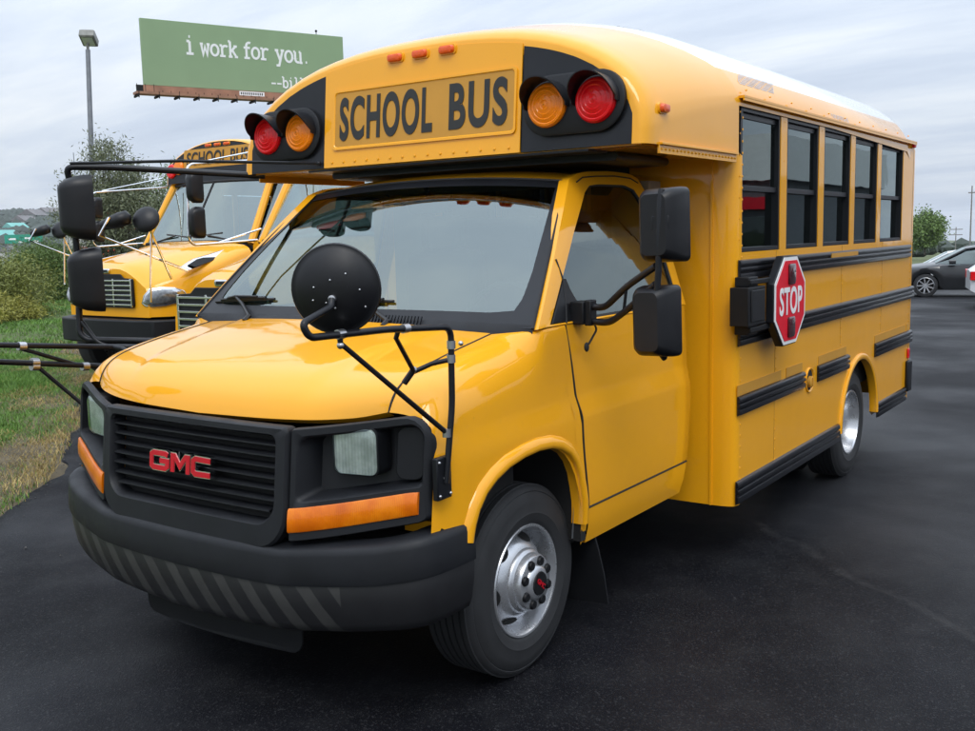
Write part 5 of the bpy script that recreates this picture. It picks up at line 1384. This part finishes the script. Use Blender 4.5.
m = MB(); m.box(-.8, 1.0, -.175, -.165, 11.72, 12.0); pl_ = m.build('owner_plate', 'board_white', bb)
m = MB()
for k in range(11): m.box(-.7+k*.15, -.62+k*.15, -.180, -.176, 11.78, 11.94)
m.build('plate_print', 'letter', pl_)
m = MB()
m.tube([(hw*.72, 0, 16.3), (hw*.72, 0, 16.5)], .03); m.ball((hw*.72, 0, 16.55), .09, 6)
m.build('finial', 'dark_void', bb)
# stroke font with slab serifs: (unit x-height 1, y from -0.45 to 1.5)
def arc(cx_, cy_, rx, ry, a0, a1, n=14): return [(cx_+rx*math.cos(R(lerp(a0, a1, k/n))), cy_+ry*math.sin(R(lerp(a0, a1, k/n)))) for k in range(n+1)]
FONT = {
 'i': ([[(.1, 0), (.7, 0)], [(.4, 0), (.4, 1)], [(.15, 1), (.4, 1)], [(.34, 1.38), (.46, 1.38)]], .8),
 'w': ([[(.02, 1), (.32, 1)], [(.68, 1), (.98, 1)], [(.15, 1), (.30, 0), (.50, .72), (.70, 0), (.85, 1)]], 1.),
 'o': ([arc(.45, .5, .36, .5, 0, 360, 24)], .9),
 'r': ([[(.05, 0), (.6, 0)], [(.28, 0), (.28, 1)], [(.05, 1), (.28, 1)], arc(.62, .60, .34, .38, 180, 50)], .9),
 'k': ([[(.02, 0), (.4, 0)], [(.2, 0), (.2, 1.45)], [(.0, 1.45), (.2, 1.45)], [(.72, 1), (.26, .48)], [(.40, .62), (.78, 0)], [(.62, 0), (.95, 0)], [(.55, 1), (.88, 1)]], .95),
 'f': ([[(.1, 0), (.65, 0)], [(.34, 0), (.34, 1.1)], arc(.62, 1.1, .28, .33, 180, 60), [(.08, .95), (.70, .95)]], .8),
 'y': ([[(.02, 1), (.36, 1)], [(.60, 1), (.94, 1)], [(.18, 1), (.50, .10)], [(.78, 1), (.40, -.40), (.12, -.40)]], .95),
 'u': ([[(.02, 1), (.2, 1), ], [(.2, 1), (.2, .35)] + arc(.47, .35, .27, .33, 180, 300), [(.74, 1), (.74, 0), (.92, 0)], [(.58, 1), (.74, 1)]], .95),
 '.': ([[(.3, .07), (.44, .07)]], .75),
 '-': ([[(.1, .5), (.75, .5)]], .85),
 'b': ([[(.0, 1.45), (.2, 1.45)], [(.2, 1.45), (.2, 0)], arc(.50, .48, .32, .48, 200, -160, 22)], .92),
 'l': ([[(.1, 0), (.72, 0)], [(.42, 0), (.42, 1.45)], [(.16, 1.45), (.42, 1.45)]], .82),
 ' ': ([], .75)}
def typed(m, s, x, z, h, wgt, y):
    n = 0
    for ch in s:
        st_, adv = FONT[ch]
        for p in st_:
            n += 1; dy = -.0012*(n % 7)
            stroke(m, [(x+a*h, z+c*h) for a, c in p], wgt, 0, 0.012+.0012*(n % 7), lambda a, c, d: (a, y-d, c))
        x += adv*h
    return x
m = MB(); typed(m, 'i', -hw+2.85, 14.27, .80, .17, -.121)
xx = typed(m, 'work', -hw+3.85, 14.27, .70, .155, -.121)
xx = typed(m, 'for', -hw+6.85, 14.27, .72, .155, -.121)
xx = typed(m, 'you.', -hw+9.15, 14.22, .74, .16, -.121)
typed(m, '--bill', -hw+8.75, 12.42, .50, .11, -.121)
m.build('lettering', 'board_white', pn, smooth=0)

# ------------------------------------------------------------------ lot lamp and other poles
lp = tag(empty('street_lamp', (18.40, 29.57, 0)), 'tall grey lot lamp with a tilted box head, left of the billboard', 'street lamp')
lp.rotation_euler = (R(1.2), R(1.8), 0)
m = MB(); m.tube([(0,0,-.3), (0,0,4), (0,0,8.55)], [.11, .095, .08], 14); m.box(-.2, .2, -.2, .2, -.3, .08); m.build('pole', 'galv', lp, bevel=.004)
m = MB()
fr = Matrix.Translation((.02, -.05, 8.95)) @ Matrix.Rotation(R(40), 4, 'Z') @ Matrix.Rotation(R(28), 4, 'Y')
m.loft([[fr @ Vector((a*k, b*k, z)) for a, b in rrect(-.30, .30, -.26, .26, .03, 3, 2)] for z, k in ((-.16, .86), (-.12, 1.), (.10, 1.), (.17, .80))])
m.tube([(0,0,8.50), (0,0,8.85)], .05); m.build('lamp_head', simple('weathered_lamp_housing', (.20, .20, .18), .5, var=.2), lp)
m = MB(); m.add([fr @ Vector((a, b, -.163)) for a, b in ((-.22,-.19), (.22,-.19), (.22,.19), (-.22,.19))], [(0,1,2,3)]); m.build('lamp_glass', 'lens_clear', lp, smooth=0)
ms = tag(empty('radio_mast', (68.5, 107.9, -7)), 'thin far mast on the skyline left of the lot lamp', 'mast')
m = MB(); m.tube([(0,0,0), (0,0,19.8)], [.12, .05], 6); m.build('mast_tube', 'galv', ms)
MT['pole_wood'] = simple('hazed_pole_wood', (.20, .19, .18), .9, var=.2)  # pole grey lightened in its own colour to suggest haze
for x, y, h, d, lb in ((139.4, 22.6, 3.9, 2.0, 'far wooden utility pole with two crossarms, nearest the tree right of the bus'), (96.5, 13.7, 6.8, .0, 'slim far utility pole at the right edge of the picture')):
    up_ = tag(empty('utility_pole', (x, y, -.02*(x-9)), R(95)), lb, 'utility pole', 'utility poles on the right skyline')
    m = MB(); m.tube([(0,0,-.3), (0,0,h)], [.075, .05], 8); m.build('pole', 'pole_wood', up_)
    m = MB()
    for z in ((h-.3, h-1.0) if d else (h-.6,)): m.box(-.8 if d else -.3, .8 if d else .3, -.05, .05, z-.05, z+.05)
    m.build_each('crossarm', 'pole_wood', up_)

# ------------------------------------------------------------------ cars on the right
def make_car(name, paintc, dark_glass=True):
    # local: x = towards the nose, y = left, ground z = 0, origin under the middle
    c = empty(name)
    L, W = 4.75, .90
    def prof(x):   # half width at belt, shoulder height, sill
        return (sitp(x, [-2.37, -2.2, -1.6, 0, 1.5, 2.1, 2.37], [.70, .80, .89, .90, .88, .80, .60]), sitp(x, [-2.37, -2.1, -1.2, 0, .9, 1.6, 2.2, 2.37], [.80, .96, .98, .93, .92, .86, .74, .62]), itp(x, [-2.37, -2.0, 2.0, 2.37], [.42, .22, .22, .32]))
    RW, FW = -1.36, 1.38
    xs = sorted(set([round(x, 3) for x in np.linspace(-2.37, 2.37, 30)] + [round(w+.36*math.cos(math.pi*k/14), 3) for w in (RW, FW) for k in range(15)]))
    m = MB(); rows = []
    for x in xs:
        w, zs, zb = prof(x)
        for ax_ in (RW, FW):
            if abs(x-ax_) <= .3601: zb = max(zb, .33+math.sqrt(max(0, .36**2-(x-ax_)**2)))
        zb = min(zb, zs-.06)
        pts = [(w*.97, zb), (w, lerp(zb, zs, .4)), (w*.995, lerp(zb, zs, .75)), (w*.95, zs-.02), (w*.86, zs+.02), (w*.5, zs+.055), (0, zs+.07)]
        rows.append([(x, y, z) for y, z in pts] + [(x, -y, z) for y, z in pts[::-1][1:]])
    m.grid(rows); m.add(rows[0], [tuple(range(13))]); m.add(rows[-1], [tuple(range(13))])
    m.build('body', paintc, c, smooth=45)
    # greenhouse
    def gsec(x, zt, wt, zb, wb): return [(x, wb, zb), (x, lerp(wb, wt, .55), lerp(zb, zt, .6)), (x, wt, zt-.03), (x, wt*.8, zt), (x, 0, zt+.02), (x, -wt*.8, zt), (x, -wt, zt-.03), (x, -lerp(wb, wt, .55), lerp(zb, zt, .6)), (x, -wb, zb)]
    G = [(-1.95, 1.0, .60, .94, .74), (-1.2, 1.28, .60, .94, .80), (-.6, 1.40, .60, .93, .80), (0, 1.43, .60, .92, .80), (.35, 1.38, .60, .92, .80), (1.12, .97, .62, .92, .78)]
    m = MB(); m.grid([gsec(*g_) for g_ in G]); m.build('glasshouse', 'glass_car', c, smooth=50)
    m = MB()
    top = [[(x, y*1.01, z+.006) for (x, y, z) in gsec(*g_)[2:7]] for g_ in G[1:5]]
    m.grid(top); rf = m.build('roof', paintc, c, smooth=50)
    for s in (-1, 1):
        m = MB(); P = [Vector((g_[0], s*(g_[2]+.012), g_[1]-.03)) for g_ in G]; m.tube(P, .028, 6); m.tube([(-.55, s*.815, .92), (-.60, s*.61, 1.38)], .035, 6); m.build('pillar', paintc, c)
        m = MB(); m.tube([P[5]+Vector((-.05,0,.02)), P[4], P[3], P[2], P[1]], .010, 6); m.build('window_trim', 'chrome', c)
        m = MB(); m.loft([[(x, s*(.98+a), 1.0+b) for a, b in rrect(-.10, .10, -.06, .06, .03, 3, 2)] for x in (.62, .74, .80)]); m.build('wing_mirror', paintc, c, bevel=.01)
        m = MB(); m.loft([[(x, s*y, z) for y, z in ((.55*k, .62), (.80*k, .66), (.80*k, .76), (.52*k, .70))] for x, k in ((2.08, 1.03), (2.24, .96))]); m.build('headlight', 'lens_clear', c)
        m = MB(); m.loft([[(x, s*y, z) for y, z in ((.50, .66), (.80, .66), (.80, .86), (.56, .84))] for x in (-2.20, -2.375)]); m.build('tail_light', 'red', c)
        m = MB(); m.box(-.55, -.40, s*.905, s*.925, .80, .83); m.build('door_handle', paintc, c)
        for x in (RW, FW):
            w_ = empty('wheel', (x, s*.80, .33)); w_.parent = c
            m = MB(); m.lathe([(.22, -.10), (.31, -.10), (.33, -.06), (.33, .06), (.315, .09), (.24, .10)], (0,0,0), (0,s,0), 32); m.build('tyre', 'tyre', w_)
            m = MB(); m.lathe([(.24, .09), (.225, .10), (.215, .05), (.21, -.05)], (0,0,0), (0,s,0), 32); m.lathe([(.06, .07), (.05, .085), (0, .09)], (0,0,0), (0,s,0), 16)
            for k in range(9):
                a = 2*math.pi*k/9; m.bar((0, s*.075, 0), (.225*math.cos(a), s*.085, .225*math.sin(a)), .035, .02, (0, 1, 0))
            m.build('rim', 'silver', w_)
            m = MB(); m.lathe([(.215, .0), (0, .0)], (0,0,0), (0,s,0), 24); m.build('brake_disc', 'dark_void', w_)
    m = MB(); m.box(2.25, 2.365, -.45, .45, .40, .62); m.build('grille', 'plastic_dark', c)
    m = MB(); m.box(-2.0, 2.0, -.72, .72, .2, .55); m.build('underbody', 'dark_void', c)
    m = MB(); m.box(-.9, .6, -.6, .6, .5, .95); m.box(-.1, .05, -.6, -.1, .9, 1.2); m.box(-.1, .05, .1, .6, .9, 1.2); m.build('seats', 'seat', c)
    return c
MT['glass_car'] = glass('car_glass', (.12, .14, .14), .14)
def car_paint(name, c):
    m, t, b = new_mat(name); b.inputs['Base Color'].default_value = (*c, 1); b.inputs['Roughness'].default_value = .3; b.inputs['Coat Weight'].default_value = .6
    n = noise(t, objvec(t), 3, 4); t.links.new(mixcol(t, n, tuple(x*.9 for x in c), tuple(x*1.1 for x in c)), b.inputs['Base Color']); b.inputs['Coat Roughness'].default_value = .05
    return m
MT['car_black'] = car_paint('black_car_paint', (.010, .011, .013)); MT['car_white'] = car_paint('white_car_paint', (.74, .75, .76)); MT['car_silver'] = car_paint('silver_car_paint', (.42, .44, .46))
car = make_car('parked_car', 'car_black')
car.rotation_euler.z = R(104); v = f_ + r2*((925-487.5)/998.448) - u2*((297-365.5)/998.448); p = Vector((-3.08932, -2.95214, 1.68858)); q = p + v*28; tt_ = 0
for tt_ in np.linspace(15, 40, 2500):
    q = p + v*tt_
    if q.z <= -max(0, q.x-9)*.02: break
car.location = (q.x+1.11, q.y-1.145, q.z)
tag(car, 'black coupe with bright multi-spoke wheels parked beyond the back of the bus', 'car', 'cars parked on the right of the lot')
wc = make_car('parked_car', 'car_white'); wc.rotation_euler.z = R(-76); wp_ = p + (f_ + r2*((969-487.5)/998.448) - u2*((283-365.5)/998.448))*23.0; wc.location = (wp_.x+.573+.75, wp_.y-2.30+.15, -max(0, wp_.x-9)*.02)
tag(wc, 'white car at the right edge, its tail light in view before the black coupe', 'car', 'cars parked on the right of the lot')
wc2 = copy_tree(wc); wc2.rotation_euler.z = R(104); wc2.location = (q.x+8., q.y+.6, q.z-.30)
tag(wc2, 'white car parked behind the black coupe, only its roof showing above it', 'car', 'cars parked on the right of the lot')

# ------------------------------------------------------------------ vegetation and far things
plant('roadside_tree', (15.2, 23.4, 0), 4.5, 3.0, .4, 'loose grey green tree rising behind the far long-nosed bus', 'tree', 'trees and shrubs beyond the verge', 110, 260, .06, .24, 'leaf_grey', 4, .17, .6, 11)
plant('roadside_tree', (19.2, 25.6, 0), 4.3, 3.0, .6, 'thin tree half hidden by the windscreen of the far long-nosed bus', 'tree', 'trees and shrubs beyond the verge', 85, 240, .07, .24, 'leaf_green', 2, .19, .6, 12)
def vz(x, y): 
    v = Vector((x, y, 0)); return hgt(v.dot(EN), v.dot(NN)) - .1
for x, y, h, w, lb, mt, sd_, nc in ((9.0, 19.4, 1.35, 2.6, 'wide olive bush at the left edge behind the grass bank', 'leaf_olive', 21, 90), (13.4, 24.4, 1.75, 2.3, 'dense green bush just left of the near wing mirror, beyond the grass', 'leaf_green', 22, 80), (6.6, 18.0, .85, 1.8, 'low olive shrub cut off by the left edge', 'leaf_olive', 23, 45), (17.4, 31.5, 1.5, 3.0, 'bigger green bush farther down the bank', 'leaf_green', 24, 80)):
    plant('bush', (x, y, vz(x, y)), h, w, .05, lb, 'bush', 'trees and shrubs beyond the verge', nc, 380, .045, .20, mt, 7, .22, .1, sd_, 'foliage')
for x, y, h, sd_ in ((8.3, 17.9, .85, 31), (9.1, 18.3, .65, 32), (7.6, 17.2, .6, 33)):
    plant('tall_weed', (x, y, vz(x, y)), h, .9, .02, {31: 'tallest yellow green weed clump at the top of the grass bank', 32: 'yellow flowering weed clump right of the tallest one on the grass bank', 33: 'smallest weed clump left on the grass bank'}[sd_], 'weed', 'weeds along the grass bank', 18, 110, .05, .2, 'leaf_yellow', 5, .25, -.3, sd_, 'foliage')
plant('distant_tree', (115.5, 21.4, -1.3), 4.1, 3.9, .5, 'round bright green tree on the skyline right of the bus', 'tree', None, 60, 150, .13, .6, 'leaf_bright', 1, .22, 0, 41)
# low far hedge line on the right horizon
def woods(name, pts, size, mat, lab, cat):
    m = MB()
    ic = [(0,0,1), (.894,0,.447), (.276,.851,.447), (-.724,.526,.447), (-.724,-.526,.447), (.276,-.851,.447), (.724,.526,-.447), (-.276,.851,-.447), (-.894,0,-.447), (-.276,-.851,-.447), (.724,-.526,-.447), (0,0,-1)]
    fs = [(0,1,2),(0,2,3),(0,3,4),(0,4,5),(0,5,1),(1,6,2),(2,7,3),(3,8,4),(4,9,5),(5,10,1),(6,7,2),(7,8,3),(8,9,4),(9,10,5),(10,6,1),(11,7,6),(11,8,7),(11,9,8),(11,10,9),(11,6,10)]
    for x, y, z in pts:
        r = size*random.uniform(.55, 1.25); a = random.uniform(0, 6.28); ca, sa_ = math.cos(a), math.sin(a)
        vs = []
        for p in ic:
            k = r*random.uniform(.75, 1.25); vs.append((x+(p[0]*ca-p[1]*sa_)*k, y+(p[0]*sa_+p[1]*ca)*k, z+p[2]*k*.85+r*.5))
        m.add(vs, fs)
    o = m.build(name, mat, None, smooth=0); tag(o, lab, cat, kind='stuff'); return o
pts = []
for k in range(9000):
    r = random.uniform(430, 1350); a = random.uniform(-.12, .42); s, d = r*math.cos(a), r*math.sin(a)
    if random.random() > .35 + .65*min(1, max(0, (r-520)/250)): continue
    p = sd_pt(s, d, hgt(s, d)); pts.append(tuple(p))
woods('far_woodland', pts, 4.4, 'wood_far', 'hazy wooded hillside across the valley on the left', 'woodland')
pts = []
for k in range(900):
    x = random.uniform(150, 420); y = random.uniform(-150, 160); pts.append((x, y, -.02*(x-9) + .3))
woods('low_tree_line', pts, 1.7, 'wood_far', 'low line of trees along the right horizon', 'tree line')
# low white boundary rail behind the parked cars
# dealership across the lot, seen only as a reflection in the bus windows
db = tag(empty('dealership_building', (30, -24, -.4)), 'low dealership building with a pale fascia mirrored in the front bus window', 'building')
m = MB(); m.box(0, 14, -14, 13.0, 0, 4.6); m.build('wall', simple('grey_shop_wall', (.16, .17, .19), .8), db)
m = MB(); m.box(-.35, 14.1, -14.1, 13.3, 3.7, 5.2); m.build('fascia', 'white', db)
m = MB(); m.box(-.40, 0, -13.5, 13.1, 2.75, 3.15); m.build('awning_band', 'sign_red', db)
for k in range(9):
    m = MB(); m.box(-.06, -.01, -13.3+k*3, -10.8+k*3, .3, 2.5); m.build('shop_window', 'glass_dark', db)
# houses on the hillside
MT['house_wall'] = simple('pale_house_wall', (.50, .49, .47), .8, var=.1, vscale=.3); MT['house_roof'] = simple('grey_house_roof', (.16, .15, .15), .8, var=.2, vscale=.3)
MT['teal_roof'] = simple('pale_teal_roof', (.16, .42, .38), .6, var=.1, vscale=.2)
def ray_dir(px, py):
    v = f_ + r2*((px-487.5)/998.448) - u2*((py-365.5)/998.448); return v
def house(px, dist, w, h, rz, roofm, lb):
    v = ray_dir(px, 243); p = Vector((-3.09, -2.95, 0)) + Vector((v.x, v.y, 0))*dist
    z = hgt(p.dot(EN), p.dot(NN))
    hs = tag(empty('house', (p.x, p.y, z), rz), lb, 'house', 'houses across the valley')
    m = MB(); m.box(-w/2, w/2, -w*.35, w*.35, -1, h); m.build('wall', 'house_wall', hs)
    m = MB(); m.loft([[(x, -w*.40, h-.1), (x, w*.40, h-.1), (x, 0, h+w*.25)] for x in (-w*.54, w*.54)]); m.build('roof', roofm, hs)
    m = MB()
    for k in range(4): m.box(-w*.42+k*w*.24, -w*.30+k*w*.24, -w*.352, -w*.36, h*.35, h*.72)
    m.build_each('window', 'dark_void', hs)
for i, (px, dist, w, h, rz, rm, lb) in enumerate(((4, 470, 13, 4, .3, 'teal_roof', 'wide pale building with a teal roof at the far left edge'), (17, 520, 10, 4, .2, 'teal_roof', 'smaller teal-roofed building right of the wide one'), (36, 640, 15, 7, .5, 'house_roof', 'pale grey-roofed house among the trees above the road signs'), (52, 720, 13, 6, .1, 'house_roof', 'small pale house highest on the wooded hillside'), (9, 380, 9, 4, .9, 'house_roof', 'little grey-roofed house in front of the teal-roofed buildings'), (27, 560, 12, 5, .4, 'house_roof', 'pale grey-roofed house between the teal roofs and the trees'))):
    house(px, dist, w, h, rz, rm, lb)
# green highway signs on posts
MT['sign_green'] = simple('green_road_sign', (.012, .26, .17), .5, var=.08, vscale=.5)
for px, py, w, h, lb in ((17, 239, 2.6, 2.0, 'left one of two green overhead highway signs in the valley'), (32, 238, 2.2, 1.7, 'right one of two green overhead highway signs in the valley')):
    v = ray_dir(px, py); p = Vector((-3.09, -2.95, 1.689)) + v*230
    sg = tag(empty('highway_sign', (p.x, p.y, -6.9), R(-30)), lb, 'road sign', 'green highway signs')
    m = MB(); m.box(-w, w, -.1, .1, p.z+6.9-h/2, p.z+6.9+h/2); bo = m.build('sign_board', 'sign_green', sg)
    m = MB()
    for k, (a, b_) in enumerate(((-.7, -.1), (.1, .6))): m.box(a*w, b_*w, -.105, -.11, p.z+6.9-.2-k*.7, p.z+6.9+.2-k*.7)
    m.build('legend', 'board_white', bo)
    m = MB(); m.tube([(-w*.8, .25, 0), (-w*.8, .25, p.z+6.9+h/2)], .2, 8); m.tube([(w*.8, .25, 0), (w*.8, .25, p.z+6.9+h/2)], .2, 8); m.build_each('post', 'galv', sg)
# low shop with a red fascia seen through the trees
MT['fascia_red'] = simple('orange_red_fascia', (.52, .085, .045), .6, var=.15, vscale=.6)
v = ray_dir(124, 228); p = Vector((-3.09, -2.95, 1.689)) + v*62
sh = tag(empty('shop_building', (p.x, p.y, -2.0), R(-25)), 'low pale building with orange red bands glimpsed through the trees', 'building')
m = MB(); m.box(-3., 3., 0, 4, 0, 5.6); m.build('wall', 'house_wall', sh)
m = MB(); m.box(-3.05, 3.05, -.05, 4.05, 4.6, 5.7); m.box(-3.05, 1.0, -.05, 0, 2.6, 3.6); m.build('fascia', 'fascia_red', sh)
m = MB(); 
for k in range(4): m.box(-2.6+k*1.4, -1.7+k*1.4, -.06, .0, .3, 2.3)
m.build_each('window', 'glass_dark', sh)
# ------------------------------------------------------------------ thin air between here and the hills
if HAZE:
    hz = bpy.data.materials.new('pale_haze'); hz.use_nodes = True; t = hz.node_tree; t.nodes.clear()
    pv = t.nodes.new('ShaderNodeVolumePrincipled'); pv.inputs['Density'].default_value = .00014; pv.inputs['Color'].default_value = (.86, .90, .96, 1); pv.inputs['Anisotropy'].default_value = .0
    o_ = t.nodes.new('ShaderNodeOutputMaterial'); t.links.new(pv.outputs[0], o_.inputs['Volume'])
    m = MB(); m.box(-5200, 5400, -5200, 5400, -110, 62); MT['haze'] = hz
    h_ = m.build('haze', 'haze', None, smooth=0); tag(h_, 'thin pale haze over the valley', 'haze', kind='stuff')
